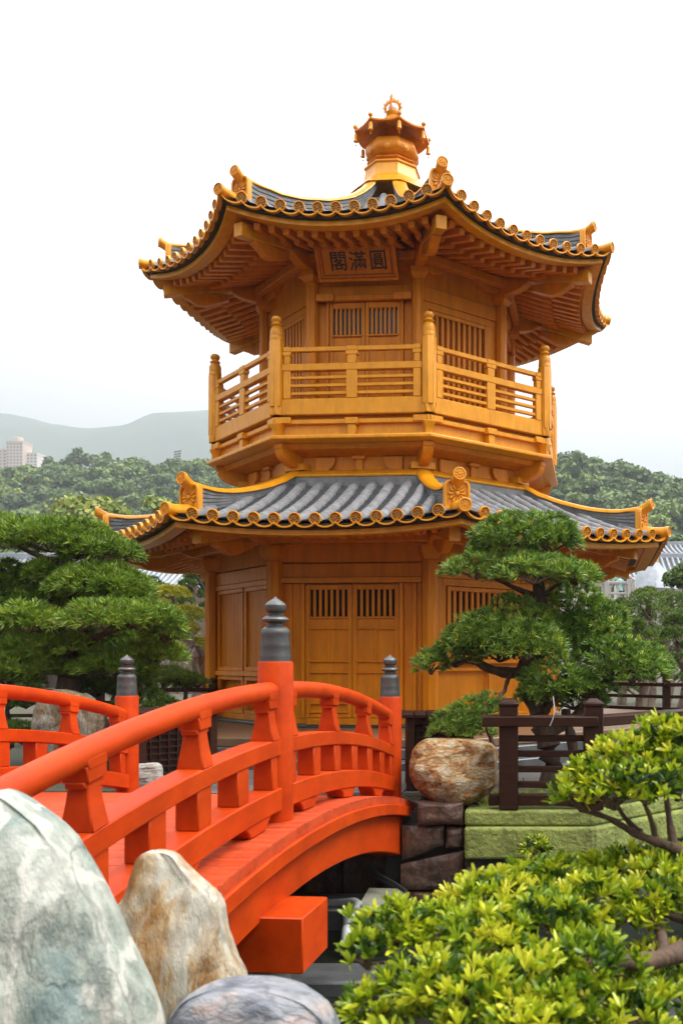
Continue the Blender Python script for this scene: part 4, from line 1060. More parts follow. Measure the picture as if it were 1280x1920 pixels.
mD = rockmat('rust_boulder', [(.26, (.05, .028, .02)), (.36, (.20, .065, .012)), (.45, (.30, .135, .03)), (.52, (.37, .25, .115)), (.62, (.45, .36, .25)), (.70, (.16, .12, .12)), (.80, (.40, .32, .26))], 3.4, (1, 1, 1.9), 1.0, 22, .5)
mE = rockmat('brown_slab_rock', [(.28, (.10, .065, .035)), (.45, (.17, .11, .06)), (.56, (.22, .18, .13)), (.72, (.32, .30, .26))], 3.0, (1.4, 1, .6), .9, 14, .65)
mF = rockmat('pale_layered_rock', [(.3, (.22, .17, .12)), (.48, (.40, .375, .33)), (.7, (.52, .51, .48))], 4, (.7, .7, 4), .9, 12, .7)
gr = 'rocks on the near bank beside the bridge'
rock('rock', 'huge pale grey-green rock with white veins at the lower left', 'rock', 2.55,
     [(1484, -30, 2), (1490, -72, 22), (1507, -132, 52), (1542, -180, 98), (1580, -215, 131), (1625, -235, 156), (1700, -260, 194), (1780, -280, 234), (1850, -290, 266), (1925, -300, 288), (2050, -310, 310), (2340, -320, 330)], .62, mA, 3, .020, 3.0, .05, gr)
rock('rock', 'upright tan and white rock with orange stains between two larger rocks', 'rock', 2.95,
     [(1596, 274, 314), (1599, 266, 326), (1606, 260, 336), (1621, 255, 347), (1647, 246, 371), (1670, 239, 398), (1689, 228, 415), (1703, 204, 420), (1750, 190, 424), (1800, 180, 442), (1830, 178, 458), (1870, 170, 466), (1960, 160, 474), (2200, 150, 480)], .34, mB, 8, .016, 5.0, .035, gr)
rock('rock', 'low purple-grey boulder with pinkish patches at the bottom edge', 'rock', 2.3,
     [(1850, 400, 490), (1855, 378, 532), (1868, 350, 578), (1892, 330, 612), (1928, 316, 636), (2000, 300, 650), (2420, 290, 660)], .36, mC, 12, .010, 5, .02, gr)
rock('boulder', 'rust brown and cream pitted boulder on the stone abutment', 'boulder', 9.55,
     [(1385, 800, 862), (1388, 788, 892), (1395, 779, 922), (1405, 772, 930), (1425, 767, 932), (1450, 768, 933), (1470, 777, 929), (1487, 792, 918), (1500, 812, 898), (1507, 828, 880)], .80, mD, 5, .030, 4.5, .06, None, .035, 3.4, 16)
rock('rock', 'flat-faced brown rock standing behind the left railing of the bridge', 'rock', 11.2,
     [(1293, 100, 122), (1297, 85, 140), (1308, 76, 165), (1330, 67, 193), (1360, 62, 204), (1400, 58, 206), (1478, 55, 206)], .35, mE, 6, .02, 4.0, .05)
rock('rock', 'pale layered stone beside the left end post of the bridge', 'rock', 10.6,
     [(1431, 254, 296), (1436, 246, 301), (1455, 240, 304), (1482, 236, 306)], .3, mF, 2, .02, 6, .02)
mG = rockmat('garden_rock', [(.28, (.14, .10, .08)), (.48, (.34, .26, .21)), (.7, (.55, .50, .44))], 2.0, (1, 1, .5), .9, 8, .7)
for i, (lv, lab, Y) in enumerate((
        ([(1182, 338, 350), (1195, 322, 362), (1225, 312, 368), (1300, 305, 375)], 'tall pinkish garden rock between the clipped pines left of the pavilion', 19.0),
        ([(1210, 360, 372), (1230, 348, 384), (1300, 340, 392)], 'smaller pinkish garden rock close to the left pavilion wall', 18.6),
        ([(1200, 292, 306), (1225, 280, 320), (1300, 270, 330)], 'brown garden rock behind the dark finial of the left end post', 19.5))):
    rock('garden_rock', lab, 'rock', Y, lv, .7, mG, 15 + i, .06, 2.0, .1)
# ================================================================== leaves
rng = np.random.default_rng(7)
def build_np(name, V, Q, tone, m, parent=None, loc=(0, 0, 0)):
    me = bpy.data.meshes.new(name); nv, nq = len(V), len(Q)
    me.vertices.add(nv); me.vertices.foreach_set('co', np.asarray(V, np.float32).ravel())
    me.loops.add(nq * 4); me.loops.foreach_set('vertex_index', np.asarray(Q, np.int32).ravel())
    me.polygons.add(nq); me.polygons.foreach_set('loop_start', np.arange(nq, dtype=np.int32) * 4)
    at = me.attributes.new('tone', 'FLOAT', 'FACE'); at.data.foreach_set('value', np.asarray(tone, np.float32))
    me.update(calc_edges=True); me.validate(); me.materials.append(m)
    o = bpy.data.objects.new(name, me); COL.objects.link(o)
    if parent: o.parent = parent
    o.location = loc
    return o
def unit(a): return a / np.maximum(1e-9, np.linalg.norm(a, axis=-1, keepdims=True))
def blades(pos, d, length, width, droop, profile, fold=None):
    """one curved blade per row; profile: list of (t, width factor)"""
    n = len(pos); side = unit(np.cross(d, rng.normal(size=(n, 3)))); up = np.cross(side, d)
    S = len(profile); V = np.zeros((n, S, 2, 3))
    for i, (t, wf) in enumerate(profile):
        c = pos + d * (length * t)[:, None] - np.array([0, 0, 1.0]) * (droop * length * t * t)[:, None]
        w_ = (width * wf / 2)[:, None]
        V[:, i, 0] = c - side * w_; V[:, i, 1] = c + side * w_
    V = V.reshape(-1, 3); base = (np.arange(n) * S * 2)[:, None]
    Q = np.concatenate([base + np.array([[2 * i, 2 * i + 1, 2 * i + 3, 2 * i + 2]]) for i in range(S - 1)], 1).reshape(-1, 4)
    return V, Q
NEEDLE = [(0, .5), (.45, 1), (1, .12)]
BROAD = [(0, .25), (.35, .8), (.7, 1), (.92, .72), (1, .22)]
def tufts(c, axis, per, ln, wd, spread, droop, tone, prof, jl=.25, r0=0.0):
    """per blades radiating about the axis at every centre c"""
    n = len(c); C = np.repeat(c, per, 0); A = np.repeat(axis, per, 0); N = n * per
    rnd = unit(rng.normal(size=(N, 3))); perp = unit(rnd - A * np.sum(rnd * A, 1, keepdims=True))
    ang = np.abs(rng.normal(0, 1, N)) * .0 + rng.uniform(spread[0], spread[1], N)
    d = unit(A * np.cos(ang)[:, None] + perp * np.sin(ang)[:, None])
    L_ = ln * (1 + rng.uniform(-jl, jl, N)); W_ = wd * (1 + rng.uniform(-.2, .2, N))
    V, Q = blades(C + d * r0, d, L_, W_, np.full(N, droop), prof)
    k = len(prof) - 1
    T = np.clip(np.repeat(tone, per) + rng.normal(0, .10, N), 0, 1)
    return V, Q, np.repeat(T, k)
def dome(c, r, n, low=-.25, inner=.25, rough=.12, seed=0):
    """points over (mostly the upper shell of) a lumpy ellipsoid, with outward axes"""
    u = unit(rng.normal(size=(n * 3, 3))); u = u[u[:, 2] > low][:n]
    s = np.where(rng.random(len(u)) < inner, rng.uniform(.45, .9, len(u)), 1.0)
    lump = np.array([1 + rough * noise.noise(Vector(v * 2.2 + seed)) + rough * .8 * noise.noise(Vector(v * 5 + seed * 2)) for v in u])
    p = np.array(c) + u * np.array(r) * (s * lump)[:, None]
    ax = unit(u / np.array(r) * np.mean(r) * .8 + np.array([0, 0, .55]) + rng.normal(0, .18, u.shape))
    return p, ax, u, s
def merge(parts):
    V, Q, T, o = [], [], [], 0
    for v, q, t in parts: V.append(v); Q.append(q + o); T.append(t); o += len(v)
    return np.concatenate(V), np.concatenate(Q), np.concatenate(T)
def limb(mb, pts, r0, r1, n=9, wob=.0, seed=0):
    """tapering, slightly gnarled limb through the points"""
    pts = [Vector(p) for p in pts]; out_ = []
    for i in range(len(pts) - 1):
        p0, p1, p2, p3 = pts[max(i - 1, 0)], pts[i], pts[i + 1], pts[min(i + 2, len(pts) - 1)]
        for s in range(5):
            t = s / 5; out_.append(.5 * (2 * p1 + (p2 - p0) * t + (2 * p0 - 5 * p1 + 4 * p2 - p3) * t * t + (3 * p1 - p0 - 3 * p2 + p3) * t ** 3))
    out_.append(pts[-1]); m_ = len(out_)
    for i, p in enumerate(out_):
        if 0 < i: p += Vector((noise.noise(p * 5 + Vector((seed, 0, 0))), noise.noise(p * 5 + Vector((0, seed, 3))), noise.noise(p * 5 + Vector((3, 1, seed))))) * wob
    rad = [(r0 + (r1 - r0) * (i / (m_ - 1)) ** .8) * (1 + .12 * math.sin(i * 2.1 + seed)) for i in range(m_)]
    return mb.tube(out_, rad, n)
M['pine'] = leafmat('pine_leaf', [(.025, .055, .010), (.075, .15, .018), (.15, .26, .03), (.28, .38, .05), (.58, .60, .06)], rough=.36, transl=.2, spec=.5)
M['pine_left'] = leafmat('pine_leaf_left', [(.025, .055, .008), (.085, .16, .013), (.16, .26, .022), (.26, .36, .035), (.40, .46, .06)], rough=.38, transl=.18, spec=.5)
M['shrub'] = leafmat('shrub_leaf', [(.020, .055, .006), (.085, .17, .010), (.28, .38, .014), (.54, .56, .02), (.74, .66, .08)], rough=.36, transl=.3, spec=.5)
M['yellow_pine'] = leafmat('yellow_pine_leaf', [(.14, .19, .012), (.30, .34, .018), (.46, .44, .02), (.56, .46, .03)], rough=.5, transl=.2)
M['cloud_pine'] = leafmat('cloud_pine_leaf', [(.035, .07, .014), (.075, .135, .020), (.14, .21, .026), (.24, .30, .035)], rough=.5, transl=.15)

def bonsai(name, label, cat, Y, pads, trunk, limbs, m, leaf, per, dens, bark, tone0=(.25, .55), shoots=0, base=None, group=None):
    """pads: (px, py, half width px, half height px, dY); limbs: lists of (px, py, dY)"""
    b = Vector(base) if base else P(trunk[0][0], trunk[0][1], Y)
    r = empty(name, b); tag(r, label, cat, group)
    mb = MB(); limb(mb, [P(x, y, Y + d) - b for x, y, d in trunk], trunk_r(trunk, Y)[0], trunk_r(trunk, Y)[1], 12, .05, 1)
    for i, (pts, a, z) in enumerate(limbs): limb(mb, [P(x, y, Y + d) - b for x, y, d in pts], a, z, 8, .03, i)
    mb.build('trunk', bark, r, smooth=60)
    for i, (px, py, hw_, hh, dY) in enumerate(pads):
        y = Y + dY; c = np.array(P(px, py + hh * .45, y)); rx = hw_ / F * y; rz = hh * 1.32 / F * y; ry = min(rx * .85, .6)
        n = int(dens * (rx * ry * 2.2 + rz * rx) * 10)
        parts = []
        p, ax, u, s = dome(c, (rx, ry, rz), n, -.08, .22, .16, i * 3.3 + 1)
        tn = rng.uniform(tone0[0], tone0[1], len(p)) + .10 * rng.normal(size=len(p)) + rng.normal(0, .05)
        parts.append(tufts(p, ax, per, leaf[0], leaf[1], (.15, 1.15), .12, tn, NEEDLE))
        if shoots:
            k = min(len(p), shoots); idx = rng.choice(np.where(u[:, 2] > .45)[0], k)
            parts.append(tufts(p[idx] + np.array([0, 0, .03]), unit(np.tile([0, 0, 1.0], (k, 1)) + rng.normal(0, .15, (k, 3))), per, leaf[0] * .8, leaf[1] * 1.1, (.1, .7), .0, np.full(k, .86), NEEDLE))
        V, Q, T = merge(parts)
        o = build_np('foliage_pad', V - np.array(b), Q, T, m, r)
        tw = MB()
        cl = Vector(c) - b
        for q in range(9):
            e = Vector((rx * rng.uniform(-.75, .75), ry * rng.uniform(-.7, .7), rz * rng.uniform(.05, .4)))
            limb(tw, [cl + Vector((0, 0, -rz * .25)), cl + e * .5 + Vector((0, 0, -rz * .08)), cl + e], .016, .005, 5, .02, q)
        tw.build('twigs', bark, o, smooth=60)
    return r
def trunk_r(trunk, Y): return TR
# --- pine in front of the pavilion's right side
TR = (.17, .06)
bonsai('pine_tree', 'dark green cloud-pruned pine with pale shoot tips in front of the pavilion wall', 'pine tree', 10.6,
       [(985, 1000, 96, 38, .05), (1035, 1015, 52, 28, .1), (928, 1030, 50, 26, .05), (893, 1064, 58, 27, -.1), (1000, 1072, 86, 30, -.35), (1070, 1222, 58, 34, .6), (1080, 1076, 42, 26, -.1), (985, 1060, 90, 24, .35),
        (1070, 1125, 62, 40, .35), (1120, 1165, 55, 38, .3), (1085, 1185, 70, 36, .45), (1140, 1195, 40, 30, .1),
        (965, 1165, 75, 45, .05), (905, 1190, 72, 42, -.15), (985, 1205, 75, 45, -.3), (935, 1205, 100, 45, .1), (855, 1225, 45, 32, -.1), (808, 1243, 30, 26, -.15), (1030, 1190, 45, 40, .2),
        (1150, 1232, 75, 40, -.05), (1215, 1240, 42, 32, .05), (1185, 1255, 62, 36, -.2),
        (1040, 1275, 62, 36, -.3), (1100, 1285, 55, 32, -.15), (1010, 1300, 40, 28, -.2), (1075, 1310, 60, 25, .2)],
       [(1040, 1560, 0), (1035, 1440, 0), (1010, 1340, .05), (985, 1255, .1), (1005, 1190, .15), (1010, 1110, .15), (990, 1030, .1)],
       [([(1000, 1262, .1), (930, 1258, 0), (870, 1238, -.1), (815, 1256, -.15)], .085, .012), ([(985, 1250, .1), (1050, 1200, .2), (1085, 1150, .35)], .055, .02), ([(1025, 1380, .05), (1080, 1340, 0), (1140, 1270, -.05), (1190, 1260, -.1)], .07, .02),
        ([(1015, 1350, .05), (1040, 1310, -.2), (1060, 1290, -.3)], .04, .015), ([(1005, 1120, .15), (930, 1085, 0), (890, 1075, -.1)], .04, .012), ([(1005, 1120, .15), (1060, 1090, 0)], .04, .012),
        ([(960, 1262, 0), (950, 1285, -.1), (935, 1305, -.3), (900, 1330, -.5)], .030, .014), ([(1060, 1330, 0), (1075, 1420, .1), (1090, 1560, .1)], .05, .07)],
       M['pine'], (.088, .0118), 15, 58, M['bark'], (.22, .66), shoots=4, base=(P(1040, 1500, 10.6).x, 10.6, -1.5))
TR = (.03, .012)
bonsai('pine_tree', 'small dark tufted pine bough resting on top of the rust-coloured boulder', 'pine tree', 9.9,
       [(860, 1352, 48, 30, 0), (895, 1335, 45, 30, .05), (920, 1318, 25, 22, .1), (840, 1368, 32, 18, -.05), (885, 1370, 40, 18, -.05)],
       [(925, 1400, .1), (915, 1360, .1), (900, 1340, 0), (865, 1358, 0)], [([(905, 1345, 0), (930, 1312, .15), (945, 1296, .3)], .02, .02)],
       M['pine'], (.075, .0085), 16, 60, M['bark'], (.25, .60))
# --- big pine left of the bridge
TR = (.17, .07)
bonsai('pine_tree', 'large spreading green pine behind the left railing of the bridge', 'pine tree', 12.3,
       [(95, 1008, 120, 34, 0), (190, 1032, 68, 24, -.15), (20, 1000, 60, 30, .2), (-15, 985, 45, 22, .6),
        (185, 1092, 88, 40, -.2), (105, 1072, 52, 22, .1), (232, 1108, 50, 30, -.3), (15, 1085, 44, 34, .5), (65, 1128, 40, 24, .3),
        (205, 1158, 80, 32, -.7), (275, 1162, 62, 32, -.5), (310, 1188, 36, 22, -.4), (55, 1162, 66, 30, -.6), (-5, 1170, 40, 30, -.5),
        (90, 1095, 80, 40, .9), (30, 1140, 70, 40, 1.0), (180, 1140, 90, 40, .9), (100, 1200, 90, 36, 1.0), (255, 1190, 60, 30, .8), (-10, 1215, 60, 30, .8), (180, 1215, 70, 26, 1.0),
        (120, 1215, 60, 24, -.3), (60, 1250, 70, 26, -.2), (215, 1250, 70, 26, -.2), (290, 1225, 55, 24, -.1),
        (70, 1215, 70, 22, .7), (255, 1222, 66, 24, .5), (15, 1270, 55, 20, -.2), (110, 1255, 50, 16, 1.0), (190, 1250, 50, 18, .9)],
       [(128, 1330, 0), (132, 1270, 0), (150, 1200, 0), (140, 1130, .1), (125, 1060, .1), (120, 1020, .1)],
       [([(140, 1230, 0), (190, 1190, -.3), (250, 1175, -.4), (320, 1195, -.3)], .07, .02), ([(145, 1190, 0), (90, 1180, -.3), (30, 1180, -.4)], .08, .02), ([(140, 1140, .1), (200, 1110, 0)], .07, .02),
        ([(130, 1060, .1), (70, 1040, .1), (10, 1010, .3)], .06, .015), ([(125, 1040, .1), (200, 1045, 0)], .05, .015), ([(130, 1290, 0), (180, 1250, .4), (250, 1245, .5)], .06, .02)],
       M['pine_left'], (.105, .0125), 15, 62, M['bark'], (.28, .68), shoots=0, base=(P(128, 1440, 12.3).x, 12.3, -1.5))
# dark understorey along the left bank: low clipped shrubs
TR = (.05, .02)
for i, (px, py, hw_, hh, Y, lab) in enumerate(((215, 1285, 70, 26, 13.0, 'low dark green shrub beneath the large left pine'), (275, 1322, 55, 26, 12.6, 'low dark shrub right of the left end post finial'),
                                              (20, 1305, 60, 30, 13.4, 'low dark shrub at the left edge behind the railing'), (15, 1375, 55, 24, 12.2, 'dark shrub low down between the left rails at the picture edge'), (310, 1268, 60, 18, 15.0, 'flat clipped pine in front of the low timber fence'), (352, 1278, 35, 16, 15.2, 'small flat clipped pine nearest the left pavilion wall'))):
    bonsai('low_pine', lab, 'shrub', Y, [(px, py, hw_, hh, 0), (px - hw_ * .5, py + 6, hw_ * .6, hh * .8, -.15), (px + hw_ * .5, py + 4, hw_ * .6, hh * .8, .1)], [(px, 1400, 0), (px - 4, py + hh, 0), (px, py, 0)], [], M['pine_left'] if i < 4 else M['cloud_pine'], (.09, .008), 16, 36, M['bark'], (.1, .4) if i < 4 else (.4, .8), base=(P(px, 1400, Y).x, Y, -1.5), group='low clipped pines left of the bridge')

# --- broad-leaved shrubs in the foreground
def shrub(name, label, Y, pads, limbs, dens, ln, wd, per, base, tone0):
    r = empty(name, base); b = np.array(base); tag(r, label, 'shrub')
    mb = MB()
    for i, (pts, a, z) in enumerate(limbs): limb(mb, [P(x, y, Y + d) - Vector(base) for x, y, d in pts], a, z, 9, .02, i)
    mb.build('branches', M['bark'], r, smooth=60)
    for i, (px, py, hw_, hh, dY) in enumerate(pads):
        y = Y + dY; c = np.array(P(px, py + hh * .3, y)); rx = hw_ / F * y; rz = hh * 1.1 / F * y; ry = rx * .8
        n = int(dens * (rx * ry + rz * rx))
        p, ax, u, s = dome(c, (rx, ry, rz), n, -.3, .35, .2, i * 2.7)
        ax = unit(ax + np.array([0, 0, .5]))
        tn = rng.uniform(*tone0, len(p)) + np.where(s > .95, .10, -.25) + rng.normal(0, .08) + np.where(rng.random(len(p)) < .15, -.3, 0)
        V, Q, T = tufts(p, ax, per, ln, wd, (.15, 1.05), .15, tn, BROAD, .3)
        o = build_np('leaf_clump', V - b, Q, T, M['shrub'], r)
        tw = MB(); cl = Vector(c) - Vector(base)
        for q in range(8):
            e = Vector((rx * rng.uniform(-.8, .8), ry * rng.uniform(-.8, .8), rz * rng.uniform(-.1, .5)))
            limb(tw, [cl + Vector((0, 0, -rz * .6)), cl + e * .5 + Vector((0, 0, -rz * .2)), cl + e], .007, .0025, 5, .012, q)
        tw.build('twigs', M['bark'], o, smooth=60)
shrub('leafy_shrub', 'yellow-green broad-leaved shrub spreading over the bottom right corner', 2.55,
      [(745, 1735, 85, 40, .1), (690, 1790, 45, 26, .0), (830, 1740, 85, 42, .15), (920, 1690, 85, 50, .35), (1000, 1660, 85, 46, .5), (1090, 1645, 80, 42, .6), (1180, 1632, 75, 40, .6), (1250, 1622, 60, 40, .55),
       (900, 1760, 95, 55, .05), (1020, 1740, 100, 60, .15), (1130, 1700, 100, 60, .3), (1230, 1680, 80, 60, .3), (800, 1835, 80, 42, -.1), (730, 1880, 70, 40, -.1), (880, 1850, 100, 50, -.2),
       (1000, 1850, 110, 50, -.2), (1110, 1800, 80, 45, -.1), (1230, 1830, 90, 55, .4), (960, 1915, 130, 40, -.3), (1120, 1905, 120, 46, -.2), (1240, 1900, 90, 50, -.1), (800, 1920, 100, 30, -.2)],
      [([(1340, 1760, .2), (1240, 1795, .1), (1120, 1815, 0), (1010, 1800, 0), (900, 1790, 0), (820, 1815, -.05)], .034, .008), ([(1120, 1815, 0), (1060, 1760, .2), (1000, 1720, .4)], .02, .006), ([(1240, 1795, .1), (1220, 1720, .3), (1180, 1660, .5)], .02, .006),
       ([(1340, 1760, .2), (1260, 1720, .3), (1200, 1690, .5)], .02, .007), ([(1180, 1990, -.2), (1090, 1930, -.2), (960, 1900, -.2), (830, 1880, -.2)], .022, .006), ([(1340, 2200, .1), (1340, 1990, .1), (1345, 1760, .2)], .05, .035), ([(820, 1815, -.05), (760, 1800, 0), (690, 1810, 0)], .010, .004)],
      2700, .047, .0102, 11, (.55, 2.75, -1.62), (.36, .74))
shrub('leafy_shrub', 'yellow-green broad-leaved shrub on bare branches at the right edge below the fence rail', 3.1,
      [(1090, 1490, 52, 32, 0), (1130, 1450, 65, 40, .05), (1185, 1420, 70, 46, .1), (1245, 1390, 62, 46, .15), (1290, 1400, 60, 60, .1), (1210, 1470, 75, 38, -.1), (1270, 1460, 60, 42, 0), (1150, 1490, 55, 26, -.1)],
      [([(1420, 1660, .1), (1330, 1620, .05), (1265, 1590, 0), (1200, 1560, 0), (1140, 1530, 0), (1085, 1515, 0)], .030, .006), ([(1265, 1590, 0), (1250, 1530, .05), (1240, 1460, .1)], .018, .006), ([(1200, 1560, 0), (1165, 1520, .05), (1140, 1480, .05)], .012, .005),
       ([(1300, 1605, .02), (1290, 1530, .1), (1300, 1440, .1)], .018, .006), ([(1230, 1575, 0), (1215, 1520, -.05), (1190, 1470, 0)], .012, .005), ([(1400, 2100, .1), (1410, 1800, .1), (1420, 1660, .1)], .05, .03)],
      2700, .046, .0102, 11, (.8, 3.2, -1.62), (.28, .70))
shrub('wall_shrub', 'little leafy sprig growing out of the green rendered wall', 8.9, [(1003, 1588, 24, 20, 0)], [([(1012, 1640, .1), (1008, 1610, .05), (1000, 1590, 0)], .008, .004), ([(1008, 1610, .05), (1022, 1575, 0)], .006, .003)], 2600, .06, .014, 9, (P(1012, 1640, 9).x, 9.0, -2.1), (.3, .7))
# moss and low ground cover behind the fence
mp_ = []
p = np.stack([rng.uniform(-.4, 3.0, 2600), rng.uniform(9.35, 10.5, 2600), np.full(2600, -1.49)], 1); p = p[(p[:, 0] < .6) | (p[:, 1] > 9.4 + (p[:, 0] - .6))]
V, Q, T = tufts(p, unit(np.tile([0, 0, 1.0], (len(p), 1)) + rng.normal(0, .3, (len(p), 3))), 5, .05, .006, (.1, .9), .3, rng.uniform(.3, .8, len(p)), NEEDLE)
tag(build_np('ground_cover', V, Q, T, M['shrub']), 'short mossy green ground cover behind the fence', 'ground cover', kind='stuff')
# ================================================================== garden and far background
M['roof_far'] = pm('pale_grey_tiles', (.28, .30, .33), rough=.5, alt=(.20, .22, .24), scale=3)
M['wall_white'] = pm('pale_wall', (.48, .46, .43), rough=.8)
M['timber'] = pm('dark_timber', (.07, .045, .035), rough=.6)
def cloud_pine(label, px, top, bottom, hw_, Y, npad, m, seed, tone, group, base_py=None):
    """clipped pine with many separate rounded pads on branches"""
    random.seed(seed); b = Vector((P(px, 1300, Y).x, Y, -1.5)); r = empty('cloud_pine', b); tag(r, label, 'pine tree', group)
    mb = MB(); zt = P(px, top, Y).z - b.z
    limb(mb, [(0, 0, 0), (.15, 0, zt * .35), (-.1, 0, zt * .65), (.05, 0, zt * .92)], .16, .05, 8, .08, seed)
    k = 0; pads = []
    for i in range(npad):
        f = (i + .5) / npad; py = top + (bottom - top) * f
        spread_ = hw_ * (.25 + .75 * f ** .7); x = px + random.uniform(-1, 1) * spread_; s = random.uniform(.75, 1.2)
        pads.append((x, py, hw_ * .42 * s, hw_ * .19 * s, random.uniform(-.9, .9)))
    pads.append((px, top, hw_ * .28, hw_ * .16, 0))
    for i, (x, py, a, h, dY) in enumerate(pads):
        c = Vector(P(x, py + h, Y + dY)) - b; rx = a / F * Y; rz = h / F * Y * 1.3
        limb(mb, [(.05, 0, max(.2, c.z - rx * 1.0)), (c.x * .5, c.y * .5, c.z - rx * .25), (c.x, c.y, c.z)], .045, .015, 6, .03, i)
        n = int(260 * max(.5, rx)); p, ax, u, s = dome(np.array(c), (rx, rx * .9, rz), n, -.15, .15, .12, i + seed)
        parts = [tufts(p, ax, 9, .085, .014, (.1, 1.2), .05, rng.uniform(tone[0], tone[1], len(p)), NEEDLE)]
        V, Q, T = merge(parts); build_np('foliage_pad', V, Q, T, m, r)
    mb.build('trunk', M['bark_pale'], r, smooth=60)
gp = 'clipped cloud pines in the garden'
for a in (('clipped pine with many small rounded pads below the stone balustrade', 1215, 1105, 1250, 55, 27, 20, M['cloud_pine'], 3, (.3, .8)), ('clipped pine at the right edge in front of the temple hall', 1275, 1150, 1270, 50, 24, 15, M['cloud_pine'], 4, (.2, .6)),
          ('shadowy clipped pine just right of the pavilion behind the large pine', 1165, 1125, 1250, 40, 30, 13, M['cloud_pine'], 6, (.15, .5)),
          ('clipped pine behind the far right timber fence', 1195, 1165, 1285, 50, 22, 14, M['cloud_pine'], 21, (.2, .7)), ('clipped pine with crowded pads beside the right picture edge', 1250, 1110, 1260, 55, 30, 22, M['cloud_pine'], 22, (.25, .75)),
          ('dark clipped pine close behind the left pavilion column', 365, 1075, 1210, 45, 26, 13, M['cloud_pine'], 12, (.1, .5)),
          ('dark clipped pine under the grey hall roof at the left', 285, 1085, 1200, 55, 27, 13, M['cloud_pine'], 14, (.1, .45))):
    cloud_pine(a[0], *a[1:10], gp)

TR = (.10, .04)
bonsai('cloud_pine', 'yellow-green clipped pine left of the pavilion', 'pine tree', 20.5, [(318, 1112, 34, 13, 0), (352, 1152, 32, 16, -.1), (338, 1178, 36, 16, -.3), (352, 1215, 40, 20, -.3), (372, 1228, 26, 18, 0), (305, 1140, 30, 14, .2), (330, 1240, 34, 16, .2)],
       [(345, 1300, 0), (340, 1220, 0), (335, 1160, .1), (322, 1118, 0)], [], M['yellow_pine'], (.10, .012), 14, 34, M['bark_pale'], (.35, .9), group=gp)
# --- far halls with grey tiled roofs
def hall(name, label, cx, cy, lx, ly, zb, ze, zr, wall=True, rz=0.0, finial=False, rows=24, wm='wall_white'):
    r = empty(name, (cx, cy, zb), rz); tag(r, label, 'hall'); e = ze - zb; h = zr - zb
    mb = MB(); mb.box(-lx + 1.2, lx - 1.2, -ly + 1.2, ly - 1.2, -.2, e + .1); mb.build('wall', M[wm], r)
    mb = MB(); 
    for i in range(9): x = -lx + 1.3 + (2 * lx - 2.6) * i / 8; mb.box(x - .12, x + .12, -ly + .95, -ly + 1.18, 0, e)
    mb.box(-lx + 1.1, lx - 1.1, -ly + 1.0, -ly + 1.17, e - .55, e - .05); mb.build('colonnade', M['timber'], r)
    def prof(f): return e + (h - e) * (.55 * f + .45 * f * f)
    mb = MB(); rd = MB(); n = rows
    for s in (-1, 1):
        for i in range(n * 2 + 1):
            x = -lx + 2 * lx * i / (n * 2); hip = max(0, abs(x) - (lx - ly * .8)) / (ly * .8); up = .22 * (abs(x) / lx) ** 4
            pts = [(x, s * ly * (1 - f * (1 - hip * .999)), prof(f * (1 - hip)) + up * (1 - f)) for f in (0, .25, .5, .75, 1)]
            if hip < .95: rd.tube([Vector(p) + Vector((0, 0, .05)) for p in pts], .09, 6)
        G_ = []
        for i in range(25):
            x = -lx + 2 * lx * i / 24; hip = max(0, abs(x) - (lx - ly * .8)) / (ly * .8); up = .22 * (abs(x) / lx) ** 4
            G_.append([(x, s * ly * (1 - f * (1 - hip)), prof(f * (1 - hip)) + up * (1 - f)) for f in (0, .25, .5, .75, 1)])
        o = len(mb.v)
        for g in G_: mb.v += g
        for i in range(24):
            for j in range(4): a = o + i * 5 + j; mb.f.append((a, a + 5, a + 6, a + 1))
    rf = mb.build('roof', M['tile_dark'], r, smooth=60); rd.build('roof_tiles', M['roof_far'], rf, smooth=60)
    mb = MB(); q = lx - ly * .8; mb.beam((-q - .2, 0, h + .12), (q + .2, 0, h + .12), .3, .42)
    mb.build('ridge', M['roof_far'], rf, .03)
    if finial:
        mb = MB(); mb.lathe([(.5, h + .1), (.42, h + .5), (.6, h + .6), (.6, h + .75), (.3, h + .9), (.42, h + 1.3), (.2, h + 1.7), (.01, h + 2.0)], n=12); mb.build('gold_finial', M['gold_bright'], rf)
    return r
def pq_(px, py, Y): return P(px, py, Y)
a = P(1245, 1085, 62)
hall('temple_hall', 'pale temple hall with grey tiled roof and small gold finial right of the pavilion', P(1248, 0, 66).x, 66, 4.6, 4.2, 2.2, P(0, 1086, 62).z, P(0, 1046, 66).z, finial=False, rows=12)
hall('temple_hall', 'higher temple hall with pale grey roof at the right edge', P(1290, 0, 90).x, 90, 5.5, 4.5, 4.0, P(0, 1040, 86).z, P(0, 1022, 90).z, rows=12)
hall('garden_gallery', 'long low hall with grey tiled roof seen between the left pines', P(130, 0, 44).x, 44, 7.5, 3.4, -1.5, P(0, 1112, 41).z, P(0, 1050, 44).z, rows=30, wm='timber')
mb = MB(); gz = P(0, 1046, 66).z
gf = P(1223, 1044, 60); mb.lathe([(.36, 0), (.36, .22), (.28, .28), (.28, .40), (.40, .46), (.40, .56), (.18, .62), (.26, .80), (.20, 1.0), (.05, 1.15), (.01, 1.25)], n=12)
o = mb.build('gold_finial', M['gold_bright']); o.location = gf - Vector((0, 0, .3)); tag(o, 'small golden roof finial beside the grey temple roof', 'finial')
mb = MB(); mb.lathe([(1.6, -1.8), (1.2, -1.0), (.5, -.2), (.3, .02)], n=8); c_ = mb.build('finial_roof', M['roof_far'], o)
